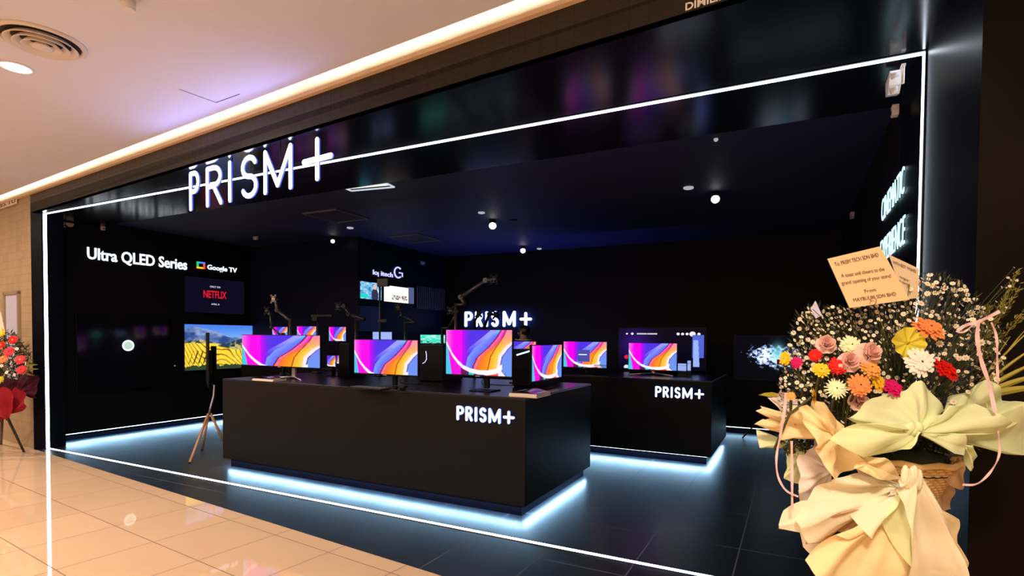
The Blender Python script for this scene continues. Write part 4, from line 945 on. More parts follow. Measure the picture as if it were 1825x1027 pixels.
# framed recess in the tiled wall at far left
a0, a1 = atF(11, 600, 0), atF(38, 600, 0); zt, zb = atF(25, 520, 0).z, atF(25, 690, 0).z
fr_ = thing('poster_case', 'narrow framed glass poster case on the tiled wall behind the red flower stand', 'frame', tuple(a1))
t0, t1 = t_of(a0), t_of(a1)
M_fr = pm('frame_bronze', (.30, .22, .14), .35, raw=True)
b = B(); 
for (ta, tb_, za, zb_) in ((t0, t1, zt-.04, zt), (t0, t0+.05, zb, zt), (t1-.05, t1, zb, zt), (t0, t1, zb, zb+.04)):
    b.prism([fp(ta, -.03, za), fp(tb_, -.03, za), fp(tb_, -.001, za), fp(ta, -.001, za)], (0, 0, zb_-za))
obj('frame', b, M_fr, fr_)
b = B(); b.prism([fp(t0+.05, -.012, zb+.04), fp(t1-.05, -.012, zb+.04), fp(t1-.05, -.002, zb+.04), fp(t0+.05, -.002, zb+.04)], (0, 0, zt-zb-.08)); obj('glass', b, pm('case_glass', (.55, .55, .72), .08, raw=True), fr_)
# ================================================================ FLOWER STANDS
VF = Vector((-math.sin(YAW), math.cos(YAW), 0)); VR = Vector((math.cos(YAW), math.sin(YAW), 0))
def papm(name, c, tr=.25): return pm(name, c, .75, raw=True, trans=tr, spec=.15, noise=.05, nscale=6, bump=.9, bscale=9)
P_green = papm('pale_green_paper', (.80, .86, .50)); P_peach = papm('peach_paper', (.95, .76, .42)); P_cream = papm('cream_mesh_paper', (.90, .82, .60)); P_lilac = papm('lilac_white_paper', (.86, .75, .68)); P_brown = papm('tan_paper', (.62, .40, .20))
P_red = papm('crimson_paper', (.30, .012, .02)); P_burg = papm('burgundy_paper', (.06, .008, .02))
def sheet(name, pts, pinch, mat, parent, folds=5, amp=.014, seed=1, curl=0.0, label=None, rings=12):
    """crinkled sheet gathered at pinch; pts (x, y, distance) round its edge"""
    rs = random.Random(seed); N = len(pts); out = []; sub = max(4, 72//N)
    P = [atD(*p) for p in pts]; c = atD(*pinch)
    for i in range(N):
        p0, p1, p2, p3 = P[i-1], P[i], P[(i+1) % N], P[(i+2) % N]
        for k in range(sub):
            t = k/sub; lin_ = p1.lerp(p2, t)
            cr = 0.5*((2*p1)+(p2-p0)*t+(2*p0-5*p1+4*p2-p3)*t*t+(3*p1-p0-3*p2+p3)*t**3)
            out.append(lin_.lerp(cr, .25))
    M_ = len(out); ph = [rs.uniform(0, 6.28) for _ in range(6)]; b = B(); prev = None; cv = b.bm.verts.new(c)
    ang = []; acc = 0
    for j in range(M_):
        a, e = out[j]-c, out[(j+1) % M_]-c
        acc += a.angle(e) if a.length > 1e-4 and e.length > 1e-4 else 0; ang.append(acc)
    R = max((p-c).length for p in out)
    for r in range(1, rings+1):
        s = r/rings; row = []
        for j in range(M_):
            a = out[j]-c; rad = a.length/R*s; th_ = ang[j]
            dz = amp*min(1, rad*2.2)*(math.sin(folds*th_+ph[0])+.5*math.sin(folds*2.3*th_+ph[1]+rad*2)) + amp*.35*math.sin(rad*11+ph[2]+3*th_) + amp*.5*rad*math.sin(th_*1.3+ph[3])
            q = c+a*s - ray(939, 600).normalized()*0; q = q + VF*(dz-curl*math.sin(PI*s)*.5) + ZV*(dz*.25)
            row.append(b.bm.verts.new(q))
        for j in range(M_):
            j2 = (j+1) % M_
            f = b._f([cv, row[j], row[j2]]) if prev is None else b._f([prev[j], row[j], row[j2], prev[j2]])
            if f: f.smooth = True
        prev = row
    o = obj(name, b, mat, parent)
    if label: o['label'] = label
    return o
def Z7(x, y, d): return (1340+x/2.959, 680+y/2.959, d)
def Z6(x, y): return (1340+x/3.0206, 420+y/3.0206)
fb = atD(1606, 900, 1.76)
FS = thing('flower_stand', 'big opening-day flower stand wrapped in pale green and peach paper before the right pillar', 'flower stand', (fb.x, fb.y, 0), rz=YAW)
# frame legs and basket
bz = atD(1606, 872, 1.76).z; bt = atD(1606, 812, 1.76).z
for k in range(3):
    a = math.radians(90+120*k)+YAW; b = B(); b.cyl((fb.x+.06*math.cos(a), fb.y+.06*math.sin(a), bz+.01), (fb.x+.27*math.cos(a), fb.y+.27*math.sin(a), 0), .012); obj('leg', b, pm('stand_wood', (.20, .11, .05), .6, raw=True), FS)
bk = B(); NB = 120; rows = 12
M_bk = pm('woven_bamboo', (.80, .52, .22), .5, raw=True, noise=.25, nscale=30)
for r in range(rows):
    z0 = bz+(bt-bz)*r/rows; z1 = bz+(bt-bz)*(r+.86)/rows; rad = .100+.050*r/rows
    ringa = []
    for z_, dr in ((z0, 0), ((z0+z1)/2, .0035), (z1, 0)):
        ringa.append([bk.bm.verts.new((fb.x+(rad+dr+.0035*math.sin(2*PI*j/4+PI*(r % 2)))*math.cos(2*PI*j/NB), fb.y+(rad+dr+.0035*math.sin(2*PI*j/4+PI*(r % 2)))*math.sin(2*PI*j/NB), z_)) for j in range(NB)])
    bk.bridge(ringa[0], ringa[1]); bk.bridge(ringa[1], ringa[2])
bk.lathe((fb.x, fb.y, bz), [(.09, 0), (.097, .004), (.145, bt-bz-.01), (.138, bt-bz-.01), (.09, .01)], 48, cap=True)
bskt = obj('basket', bk, M_bk, FS)
b = B(); b.tube([(fb.x+.153*math.cos(2*PI*i/40), fb.y+.153*math.sin(2*PI*i/40), bt+.004*math.sin(i*PI/2)) for i in range(41)], .009, 8); obj('rim', b, M_bk, bskt)
b = B(); b.lathe((fb.x, fb.y, bt-.04), [(.135, 0), (.12, .05), (.0, .08)], 24); obj('flower_foam', b, pm('foam_green', (.02, .025, .01), .9, raw=True), FS)
Q = lambda L, d: [Z7(x, y, d+(e if e is not None else 0)) for x, y, e in [(p if len(p) == 3 else (*p, 0)) for p in L]]
SH = [
 # lower drapes first (nearest last)
 ([(250,330),(340,380),(420,520),(400,760),(300,800),(255,620),(250,450)], (330,560,1.80), P_lilac, 1.80, 5, .02),
 ([(30,260),(140,300),(200,330),(195,360),(150,350),(38,348)], (190,320,1.76), P_green, 1.76, 3, .01),
 ([(200,320),(260,325),(300,420),(255,540),(175,520),(180,420)], (255,400,1.74), P_green, 1.76, 4, .012),
 ([(45,130),(150,160),(230,200),(260,290),(130,250),(70,215),(110,205),(25,160)], (240,240,1.70), P_peach, 1.72, 6, .012),
 ([(20,235),(60,200),(160,215),(250,240),(240,290),(110,260)], (240,260,1.68), P_peach, 1.70, 4, .01),
 ([(85,88),(140,60),(200,70),(240,100),(230,190),(160,190),(130,130)], (200,170,1.72), P_lilac, 1.74, 6, .012),
 ([(260,380),(345,310),(420,430),(440,500),(330,560),(250,600),(245,500)], (420,470,1.64), P_lilac, 1.66, 5, .014),
 ([(255,700),(300,620),(400,600),(470,700),(400,860),(330,925),(260,860)], (440,640,1.66), P_cream, 1.66, 5, .014),
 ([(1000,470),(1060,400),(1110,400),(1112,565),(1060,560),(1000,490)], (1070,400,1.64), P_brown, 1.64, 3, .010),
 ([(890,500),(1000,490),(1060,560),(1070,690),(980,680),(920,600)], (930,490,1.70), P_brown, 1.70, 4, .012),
 ([(150,770),(180,700),(260,640),(420,560),(560,560),(480,700),(300,795),(150,785)], (720,570,1.58), P_cream, 1.60, 5, .016),
 ([(960,660),(1122,750),(1080,860),(1110,930),(1130,1060),(900,1060),(900,760)], (930,640,1.60), P_peach, 1.60, 5, .018),
 ([(240,740),(330,620),(420,500),(560,480),(770,535),(780,560),(640,680),(520,740),(440,830),(300,860)], (775,560,1.52), P_cream, 1.56, 7, .018),
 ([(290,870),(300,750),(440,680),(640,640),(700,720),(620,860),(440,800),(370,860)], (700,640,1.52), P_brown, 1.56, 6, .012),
 ([(290,955),(430,800),(560,830),(700,800),(840,900),(860,1100),(520,1200),(340,1030)], (780,600,1.50), P_peach, 1.53, 7, .022),
 ([(530,720),(700,600),(770,570),(830,640),(830,820),(820,1010),(700,900),(620,820)], (780,560,1.48), P_cream, 1.50, 5, .02),
 ([(690,720),(760,600),(830,660),(850,800),(820,960),(740,860)], (790,580,1.46), P_green, 1.47, 4, .018),
 ([(780,560),(800,500),(840,452),(895,470),(960,640),(1040,800),(1110,930),(1135,1120),(815,1120),(835,780)], (850,470,1.42), P_cream, 1.43, 6, .022),
 ([(545,460),(600,400),(690,395),(745,430),(795,520),(740,530),(640,500)], (600,430,1.50), P_peach, 1.50, 3, .010),
 ([(145,305),(160,240),(220,130),(300,130),(380,110),(420,180),(490,240),(500,290),(420,300),(330,310)], (440,290,1.60), P_peach, 1.60, 6, .018),
 ([(255,150),(300,130),(400,210),(480,290),(610,440),(570,462),(430,515),(380,440),(330,310)], (420,280,1.54), P_peach, 1.53, 5, .018),
 ([(1350,100),(1440,105),(1500,140),(1500,400),(1435,395),(1330,380),(1190,320),(1240,220)], (1010,300,1.62), P_green, 1.66, 5, .018),
 ([(1045,90),(1110,60),(1180,10),(1235,-12),(1300,20),(1350,110),(1412,220),(1300,250),(1100,190)], (960,280,1.60), P_green, 1.64, 6, .02),
 ([(485,180),(640,90),(760,40),(905,0),(950,50),(1003,150),(890,250),(830,240),(700,225),(560,222)], (885,262,1.52), P_green, 1.56, 5, .02),
 ([(405,300),(480,250),(560,222),(700,230),(800,225),(885,262),(830,340),(760,372),(670,395),(590,402)], (880,265,1.50), P_green, 1.48, 5, .016),
 ([(885,255),(960,180),(1050,130),(1120,135),(1200,128),(1290,165),(1366,212),(1310,262),(1140,280),(990,300)], (885,270,1.50), P_green, 1.52, 6, .018),
 ([(885,280),(1000,300),(1140,282),(1120,350),(1112,387),(1050,370),(960,320)], (885,275,1.50), P_green, 1.50, 4, .014),
 ([(1118,328),(1160,332),(1195,400),(1180,460),(1150,472),(1125,440),(1110,385)], (1120,335,1.52), P_green, 1.54, 3, .012),
]
for i, (L, pn, mt_, d_, fo, am) in enumerate(SH):
    pts = [Z7(x, y, d_+.02*math.sin(k*2.1+i)) for k, (x, y) in enumerate(L)]
    sheet('wrapping_paper', pts, Z7(*pn), mt_, FS, fo, am*(.6 if mt_ == P_green else .85), seed=i+3, curl=.02, label={P_green: 'pale green crinkled paper sheet', P_peach: 'peach crinkled paper sheet', P_cream: 'cream mesh paper drape', P_lilac: 'pale lilac paper sheet', P_brown: 'tan paper sheet'}[mt_])
c = atD(*Z7(850, 252, 1.49)); b = B()
for k in range(5): b.ball(c+VR*(.007*(k-2))+ZV*(.004*math.sin(k*2)), .013, 10, (1, .8, 1.3))
obj('paper_knot', b, P_green, FS)
c = atD(*Z7(845, 490, 1.41)); b = B()
for k in range(7): b.ball(c+VR*(.006*(k-3))+ZV*(.006*math.cos(k*1.7)-.01), .012, 12, (.8, .8, 2.4))
obj('paper_knot', b, P_cream, FS)

# blooms
def petals(c, n, r, npet, w_, layers, m=None, droop=.12, seed=0, rag=.06):
    rs = random.Random(seed); n = Vector(n).normalized(); a = n.orthogonal().normalized(); e = n.cross(a); b = B()
    for L in range(layers):
        rr = r*(1-.20*L); off = PI/npet*(L % 2)
        for k in range(npet):
            t = 2*PI*k/npet+off+rs.uniform(-.05, .05); d_ = a*math.cos(t)+e*math.sin(t); s_ = n.cross(d_); l = rr*(1+rs.uniform(-rag, rag)); tilt = rs.uniform(-.15, .13)
            prof = ((.12, .45), (.40, .95), (.72, 1.05), (.92, .88), (1.0, .42)); prev = None
            for u_, ww in prof:
                hgt = r*(.02+.10*L) + l*(-droop*(u_-.35)**2+tilt*u_)+.02*r*L
                ctr = c+d_*(l*u_)+n*hgt; v0, v1, vm = b.bm.verts.new(ctr-s_*(w_*ww/2)+n*.0), b.bm.verts.new(ctr+s_*(w_*ww/2)), b.bm.verts.new(ctr-n*(w_*.12*ww))
                if prev:
                    for q in ((prev[0], v0, vm, prev[2]), (prev[2], vm, v1, prev[1])):
                        f = b._f(q)
                        if f: f.smooth = True
                prev = (v0, v1, vm)
    return b
def petm(name, c, tr=.2): return pm(name, c, .6, raw=True, trans=tr, spec=.2)
PET = {'orange': petm('petal_orange', (.95, .33, .10)), 'white': petm('petal_white', (.95, .90, .80)), 'cream': petm('petal_cream', (.95, .88, .55)), 'red': petm('petal_red', (.75, .015, .01)), 'tan': petm('petal_tan_orange', (.90, .42, .10)),
       'yellow': petm('petal_yellow', (.95, .62, .03)), 'magenta': petm('petal_magenta', (.70, .01, .16)), 'pink': petm('petal_pale_pink', (.86, .56, .50)), 'lime': petm('petal_lime_yellow', (.72, .62, .06)), 'rosered': petm('petal_rose_red', (.80, .05, .07)), 'coral': petm('petal_coral', (.9, .28, .10))}
M_eye = pm('flower_eye_brown', (.05, .02, .01), .8, raw=True); M_yel = pm('flower_eye_yellow', (.75, .50, .08), .8, raw=True); M_stem = pm('stem_olive', (.045, .050, .012), .7, raw=True); M_leaf = pm('leaf_olive', (.038, .042, .010), .55, raw=True, trans=.2)
def gerbera(px, py, rpx, d, colr, facing, parent, seed, npet=20, sq=1.0, lab=None, eye=M_eye, name='gerbera', layers=3, wf=3.4):
    c = atD(px, py, d); r = rpx*d/FPX
    b = petals(c, facing, r, npet, 2*PI*r/npet*.42*wf/2, layers, seed=seed); g = obj(name, b, PET[colr], parent)
    g['label'] = lab or (colr+' bloom with a ring of narrow petals')
    n = Vector(facing).normalized(); b = B(); b.lathe(c+n*(r*.04), [(r*.17, 0), (r*.20, r*.05), (r*.13, r*.10), (r*.05, r*.085)], 16, n); obj('flower_centre', b, eye, g)
    b = B(); b.tube([c-n*.004, c-n*.06-ZV*.05, c-n*.10-ZV*.16], .004, 6); obj('stem', b, M_stem, g)
    return g
def face(a=0, up=.5): # towards the viewer, turned by a, tipped up
    return (-VF+VR*a+ZV*up).normalized()
GB = [
 (*Z6(955, 500), 28, 1.60, 'orange', face(.1, 1.0), 'light orange gerbera at the upper right'), (*Z6(905, 682), 28, 1.56, 'white', face(.0, .25), 'large white gerbera at the right'),
 (*Z6(1045, 722), 25, 1.58, 'red', face(.4, .9), 'red gerbera right of the white one'), (*Z6(535, 590), 19, 1.58, 'cream', face(-.1, .4), 'cream gerbera left of the middle'),
 (*Z6(465, 700), 17, 1.58, 'red', face(-.6, .3), 'red gerbera beside the pink roses'), (*Z6(640, 712), 20, 1.55, 'tan', face(.1, .5), 'tan orange gerbera under the pink roses'),
 (*Z6(580, 805), 21, 1.54, 'orange', face(-.1, .2), 'orange gerbera low in the middle'), (*Z6(680, 790), 18, 1.565, 'yellow', face(.5, .3), 'yellow gerbera low in the middle'),
 (*Z6(762, 820), 19, 1.56, 'magenta', face(.2, .7), 'magenta gerbera behind the green paper'), (*Z6(455, 825), 20, 1.56, 'cream', face(-.3, .4), 'cream spidery bloom low at the left'),
 (*Z6(340, 645), 12, 1.62, 'red', face(-.9, .2), 'small red bloom at the left'), (*Z6(238, 685), 11, 1.62, 'magenta', face(-.9, .4), 'small magenta bloom at the left edge'),
 (*Z6(178, 662), 13, 1.62, 'yellow', face(-2.2, .1), 'yellow bloom seen edge-on at the far left'), (*Z6(330, 870), 17, 1.55, 'yellow', face(1.8, .1), 'yellow bloom seen edge-on above the peach paper'),
 (*Z6(372, 722), 15, 1.58, 'yellow', face(-.2, .6), 'bright yellow ragged bloom at the left'), (*Z6(210, 865), 8, 1.58, 'tan', face(-.5, .3), 'small orange bloom at the lower left')]
for i, (px, py, r, d_, cn_, fc, lb) in enumerate(GB):
    gerbera(px, py, r, d_, cn_, fc, FS, i+11, npet=19 if r > 15 else 14, lab=lb, wf=1.6 if 'spidery' in lb else 3.4, eye=M_yel if r < 13 else M_eye)
# lime ruffled leaf-like bloom
c = atD(*Z6(838, 582), 1.60); r = 28*1.6/FPX; n = face(-.1, .2); a = n.orthogonal().normalized(); e = n.cross(a); b = B(); prev = None; cv = b.bm.verts.new(c-n*.006)
for k in range(1, 9):
    s = k/8; row = [b.bm.verts.new(c+(a*math.cos(t)+e*math.sin(t))*(r*s*(1+.04*math.sin(5*t)))+n*(.006*s*math.sin(9*t)*1.0+.012*s*s)) for t in [2*PI*j/72 for j in range(72)]]
    for j in range(72):
        f = b._f([cv, row[j], row[(j+1) % 72]] if prev is None else [prev[j], row[j], row[(j+1) % 72], prev[(j+1) % 72]]); f.smooth = True
    prev = row
g = obj('ruffled_bloom', b, PET['lime'], FS); g['label'] = 'round ruffled lime yellow bloom'
b = B(); b.cyl(c+n*.0, c+n*.012+ZV*.01, .003, .002); obj('spadix', b, PET['lime'], g)
# pale pink roses
def rose(px, py, rpx, d, colr, facing, parent, seed, lab, name='rose'):
    c = atD(px, py, d); r = rpx*d/FPX; n = Vector(facing).normalized(); a = n.orthogonal().normalized(); e = n.cross(a); rs = random.Random(seed); b = B()
    for L, (rr, k, h) in enumerate(((.30, 3, .55), (.52, 4, .46), (.76, 5, .30), (1.0, 6, .05))):
        for j in range(k):
            t0 = 2*PI*j/k+L*.7+rs.uniform(-.1, .1); wdt = 2*PI/k*.68; G = []
            for iu in range(5):
                row = []
                for iv in range(7):
                    v_ = iv/6*2-1; u_ = iu/4; t = t0+v_*wdt*(.55+.45*u_); rad = r*rr*(.35+.65*u_)*(1-.10*v_*v_*u_); z_ = r*(h*u_*1.6-.55+.12*math.sin(v_*3+L)*u_+(-.25*u_*u_ if L == 3 else 0)-.12*v_*v_*u_)
                    row.append(b.bm.verts.new(c+(a*math.cos(t)+e*math.sin(t))*rad+n*z_))
                G.append(row)
            for iu in range(4):
                for iv in range(6):
                    f = b._f([G[iu][iv], G[iu+1][iv], G[iu+1][iv+1], G[iu][iv+1]])
                    if f: f.smooth = True
    g = obj(name, b, PET[colr], parent); g['label'] = lab
    b = B(); b.tube([c-n*(r*.6), c-n*.05-ZV*.06, c-n*.08-ZV*.16], .004, 6); obj('stem', b, M_stem, g); return g
for i, (x, y, r, d_, fc, lb) in enumerate(((655, 620, 23, 1.54, face(.1, .5), 'large pale pink rose in the middle'), (535, 668, 20, 1.55, face(-.3, .4), 'pale pink rose left of the large one'), (408, 572, 18, 1.60, face(-.3, .5), 'pale pink rose at the upper left'), (592, 885, 18, 1.57, face(0, .5), 'pale pink rose above the green paper'))):
    rose(*Z6(x, y), r, d_, 'pink', fc, FS, i+5, lb)
# spray daisies, foliage
def inpoly(x, y, P):
    c = False; j = len(P)-1
    for i in range(len(P)):
        if (P[i][1] > y) != (P[j][1] > y) and x < (P[j][0]-P[i][0])*(y-P[i][1])/(P[j][1]-P[i][1])+P[i][0]: c = not c
        j = i
    return c
CL = [(1392, 745), (1388, 690), (1400, 640), (1415, 590), (1424, 556), (1450, 545), (1500, 548), (1560, 540), (1600, 520), (1630, 492), (1665, 487), (1700, 494), (1735, 525), (1765, 560), (1790, 600), (1790, 650), (1765, 720), (1740, 740), (1700, 740), (1660, 700), (1600, 740), (1480, 770), (1420, 760)]
rs = random.Random(42); DA = []
while len(DA) < 800:
    x, y = rs.uniform(1388, 1800), rs.uniform(485, 770)
    if not inpoly(x, y, CL): continue
    right = x > 1625; 
    if right and rs.random() < .45: continue
    sz = rs.uniform(4.2, 8.6) if right and rs.random() < .5 else rs.uniform(2.6, 5.2)
    if any((x-p[0])**2+(y-p[1])**2 < (sz+p[2])**2*.55 for p in DA): continue
    if any((x-g[0])**2+(y-g[1])**2 < (g[2]*.8)**2 for g in GB) and rs.random() < .8: continue
    DA.append((x, y, sz, rs.uniform(1.60, 1.80)))
def sprig_pts(): 
    for t in np.linspace(0, 1, 26):
        yield 1750+60*t+rs.uniform(-16, 16)*(1.1-t*.5), 625-140*t+rs.uniform(-16, 16)
for x, y in sprig_pts(): DA.append((x, y, rs.uniform(1.6, 3.2), rs.uniform(1.72, 1.80)))
M_dw = petm('daisy_white', (.95, .88, .72))
DA.sort(key=lambda p: -p[2])
def daisy(b, x, y, sz, d_, rs_):
    c = atD(x, y, d_); r = sz*d_/FPX; n = face(rs_.uniform(-.9, .9), rs_.uniform(-.2, 1.1)); a = n.orthogonal().normalized(); e = n.cross(a); k = 9 if sz > 4 else 6
    b.mi = 0
    for j in range(k):
        t = 2*PI*j/k; dd = a*math.cos(t)+e*math.sin(t); s_ = n.cross(dd)*(r*2.2/k)
        b.quad([c, c+dd*(r*.6)-s_+n*(r*.1), c+dd*r+n*(r*.12), c+dd*(r*.6)+s_+n*(r*.1)])
    b.mi = 1; b.lathe(c, [(r*.30, 0), (r*.28, r*.16), (r*.08, r*.22)], 8, n); b.mi = 0
    return c
b_st = B(); ctr = []
rs2 = random.Random(5)
for i, q in enumerate(DA):
    if i < 95:
        b = B(); ctr.append(daisy(b, *q, rs2)); obj('spray_daisy', b, [M_dw, M_yel], FS)
    else: ctr.append(daisy(b_st, *q, rs2))
tag(obj('spray_daisies', b_st, [M_dw, M_yel], FS), 'small white filler flowers', kind='stuff')
root = atD(1600, 790, 1.74)
b = B()
for i, p in enumerate(ctr):
    if rs2.random() < .75:
        m_ = p.lerp(root, .5)+VR*rs2.uniform(-.03, .03)+ZV*.04; q = p.lerp(root, .85 if rs2.random() < .5 else .5)
        b.tube([p, p.lerp(m_, .5)+ZV*.012, m_.lerp(q, .4)], .0011, 4, cap=False)
obj('stems', b, M_stem, FS)['kind'] = 'stuff'
b = B()
def leaf(b, p, d_, L, wd, n):
    s_ = n.cross(d_).normalized()*(wd/2); b.quad([p, p+d_*(L*.45)+s_, p+d_*L, p+d_*(L*.45)-s_])
for i in range(9000):
    x, y = rs2.uniform(1392, 1790), rs2.uniform(490, 800)
    if not inpoly(x, y, CL) and not (1420 < x < 1760 and 690 < y < 800): continue
    if rs2.random() < .25 and y < 560: continue
    d_ = rs2.uniform(1.66, 1.86); p = atD(x, y, d_); dr_ = (p-root).normalized()+Vector((rs2.uniform(-.7, .7), rs2.uniform(-.7, .7), rs2.uniform(-.5, .7))); dr_.normalize()
    leaf(b, p, dr_, rs2.uniform(.010, .026), rs2.uniform(.002, .005), Vector((rs2.uniform(-1, 1), rs2.uniform(-1, 1), rs2.uniform(-1, 1))).normalized())
for i in range(3500):
    x, y = rs2.uniform(1395, 1700), rs2.uniform(735, 808); d_ = rs2.uniform(1.68, 1.80); p = atD(x, y, d_); leaf(b, p, Vector((rs2.uniform(-1, 1), rs2.uniform(-1, 1), rs2.uniform(-.5, 1))).normalized(), rs2.uniform(.015, .03), rs2.uniform(.005, .011), Vector((rs2.uniform(-1, 1), rs2.uniform(-1, 1), rs2.uniform(-1, 1))).normalized())
tag(obj('foliage', b, M_leaf, FS), 'fine dark green filler leaves', kind='stuff')
b = B(); M_leaf2 = pm('leaf_yellow_green', (.30, .27, .04), .6, raw=True, trans=.3)
for s0, e0 in (((1735, 660), (1815, 480)), ((1740, 640), (1795, 520)), ((1750, 640), (1822, 560)), ((1730, 630), (1765, 545)), ((1750, 610), (1818, 510))):
    for k in range(130):
        t = rs2.random(); x = s0[0]+(e0[0]-s0[0])*t+rs2.uniform(-9, 9)*(1.2-t); y = s0[1]+(e0[1]-s0[1])*t+rs2.uniform(-6, 6); p = atD(x, y, rs2.uniform(1.72, 1.78)); dr_ = (VR*(e0[0]-s0[0])+ZV*(s0[1]-e0[1])).normalized()+Vector((rs2.uniform(-.8, .8), rs2.uniform(-.8, .8), rs2.uniform(-.6, .6))); leaf(b, p, dr_.normalized(), .016, .0028, Vector((rs2.uniform(-1, 1), rs2.uniform(-1, 1), .3)).normalized())
    b.tube([atD(*s0, 1.75), atD((s0[0]+e0[0])/2+4, (s0[1]+e0[1])/2, 1.75), atD(*e0, 1.75)], .0012, 4)
tag(obj('sprig', b, M_leaf2, FS), 'feathery yellow-green sprig at the right', kind='stuff')
# palm blades
M_palm = pm('palm_yellow_green', (.50, .42, .05), .5, raw=True, trans=.25)
for i, (x1, y1, w_) in enumerate(((1850, 575, 3), (1858, 610, 4), (1862, 640, 5), (1868, 665, 6), (1868, 690, 7), (1800, 600, 3), (1825, 590, 3))):
    p0 = atD(1712+i*5, 722-i*2, 1.74); p1 = atD(x1, y1, 1.74-.01*i); mid = p0.lerp(p1, .5)+ZV*.02; sd = VF*.5+ZV*.4; b = B(); L_ = []
    for k in range(9):
        t = k/8; p = p0*(1-t)**2+mid*2*t*(1-t)+p1*t*t; wd = w_*.0016*math.sin(PI*min(1, .12+.88*t))+.0004; L_.append((p+(ZV+VF*.3)*wd, p-VF*.002, p-(ZV-VF*.3)*wd))
    V_ = [[b.bm.verts.new(q) for q in r] for r in L_]
    for k in range(8):
        for s in range(2): b._f([V_[k][s], V_[k+1][s], V_[k+1][s+1], V_[k][s+1]])
    obj('palm_blade', b, M_palm, FS)
b = B(); p0, p1 = atD(1390, 706, 1.72), atD(1351, 704, 1.72)
for k in range(3): leaf(b, p0+ZV*(.003*k), (p1-p0).normalized(), (p1-p0).length*(1-.1*k), .010, VF)
obj('palm_blade', b, M_palm, FS)
# ribbons
M_rib = pm('pink_ribbon', (.80, .52, .52), .35, raw=True)
def ribbon(pts, wpx, parent, z6=True, d=1.5):
    P = [atD(*(Z6(x, y) if z6 else Z7(x, y, 0)[:2]), d if len(r) == 0 else r[0]) for x, y, *r in pts]; b = B(); N = []
    for i in range(len(P)-1):
        p0, p1, p2, p3 = P[max(i-1, 0)], P[i], P[i+1], P[min(i+2, len(P)-1)]
        for k in range(6):
            t = k/6; N.append(0.5*((2*p1)+(p2-p0)*t+(2*p0-5*p1+4*p2-p3)*t*t+(3*p1-p0-3*p2+p3)*t**3))
    N.append(P[-1]); V_ = []
    for i, p in enumerate(N):
        tg = (N[min(i+1, len(N)-1)]-N[max(i-1, 0)]).normalized(); s_ = tg.cross(VF).normalized()*(wpx*d/FPX/2)+VF*.0012*math.sin(i*.8)
        V_.append((b.bm.verts.new(p-s_), b.bm.verts.new(p+s_), b.bm.verts.new(p-s_+VF*.0008), b.bm.verts.new(p+s_+VF*.0008)))
    for i in range(len(V_)-1):
        A_, B_ = V_[i], V_[i+1]
        for f in ((A_[0], A_[1], B_[1], B_[0]), (A_[3], A_[2], B_[2], B_[3]), (A_[2], A_[0], B_[0], B_[2]), (A_[1], A_[3], B_[3], B_[1])): b._f(f)
    return obj('ribbon', b, M_rib, parent)
ribbon([(1105, 512), (1160, 480), (1225, 462), (1335, 408)], 5.5, FS)
ribbon([(1100, 515), (1130, 522), (1165, 505), (1200, 470)], 3, FS)
ribbon([(1220, 465), (1215, 560), (1238, 680), (1278, 800), (1310, 955, 1.48)], 7, FS)
ribbon([(1290, 468), (1318, 550), (1322, 700), (1326, 800)], 4, FS, d=1.56)
ribbon([(1300, 260), (1306, 380), (1265, 470), (1190, 540), (1112, 545)], 3.5, FS, z6=False)
ribbon([(150, 290), (130, 400), (138, 500), (180, 575), (245, 608)], 3.5, FS, z6=False, d=1.55)
ribbon([(210, 315), (212, 480), (213, 680)], 4.5, FS, z6=False, d=1.56)
ribbon([(178, 60), (172, 150), (150, 290)], 5, FS, z6=False, d=1.58)
# cards
M_card = pm('card_tan', (.80, .56, .30), .55, raw=True, noise=.06, nscale=20); M_ink = pm('card_ink', (.10, .05, .02), .7, raw=True)
def card(cs, d, lines, mat, label):
    P = [atD(*Z6(x, y), d) for x, y in cs]; b = B(); b.prism(P, VF*.0025); o = obj('greeting_card', b, mat, FS); o['label'] = label
    for s, (x0, y0), (x1, y1), hpx in lines:
        p0, p1 = atD(*Z6(x0, y0), d-.002), atD(*Z6(x1, y1), d-.002); u = (p1-p0).normalized(); v = ZV-VR*0; v = ((P[0]-P[3]).normalized()); v = (v-u*u.dot(v)*.35).normalized()
        text_fit('writing', s, p0, p1, hpx*d/FPX, M_ink, o, v=v, depth=.0003, bold=-.004)
    return o
card([(408, 125), (690, 58), (850, 345), (527, 390)], 1.585, [('To: PRISM TECH SDN BHD', (450, 165), (684, 112), 7.5), ('A toast and cheers to the', (484, 226), (716, 188), 7), ('grand opening of your store!', (486, 266), (752, 224), 7), ('From', (610, 308), (670, 299), 6.5), ('MAYBULIM SDN BHD', (550, 357), (778, 322), 7)], M_card, 'tilted tan greeting card with dark writing')
card([(740, 103), (900, 178), (895, 336), (820, 345)], 1.66, [('WITH BEST WISHES', (760, 150), (885, 202), 6), ('congrats', (795, 225), (850, 252), 5), ('on opening', (790, 245), (852, 275), 5)], pm('card_pale_tan', (.72, .56, .36), .55, raw=True), 'paler tan card behind the tilted one')
card([(318, 395), (343, 352), (378, 430), (345, 447)], 1.66, [], pm('card_bluewhite', (.60, .62, .80), .5, raw=True), 'small pale card standing up at the left')
b = B(); b.tube([atD(*Z6(655+16*math.cos(a), 352+16*math.sin(a)), 1.575) for a in [math.radians(x) for x in range(-200, 100, 25)]]+[atD(*Z6(672, 380), 1.575), atD(*Z6(700, 480), 1.60), atD(*Z6(722, 560), 1.62)], .0012, 5); obj('card_pick', b, pm('pick_bronze', (.25, .13, .05), .4, raw=True), FS)

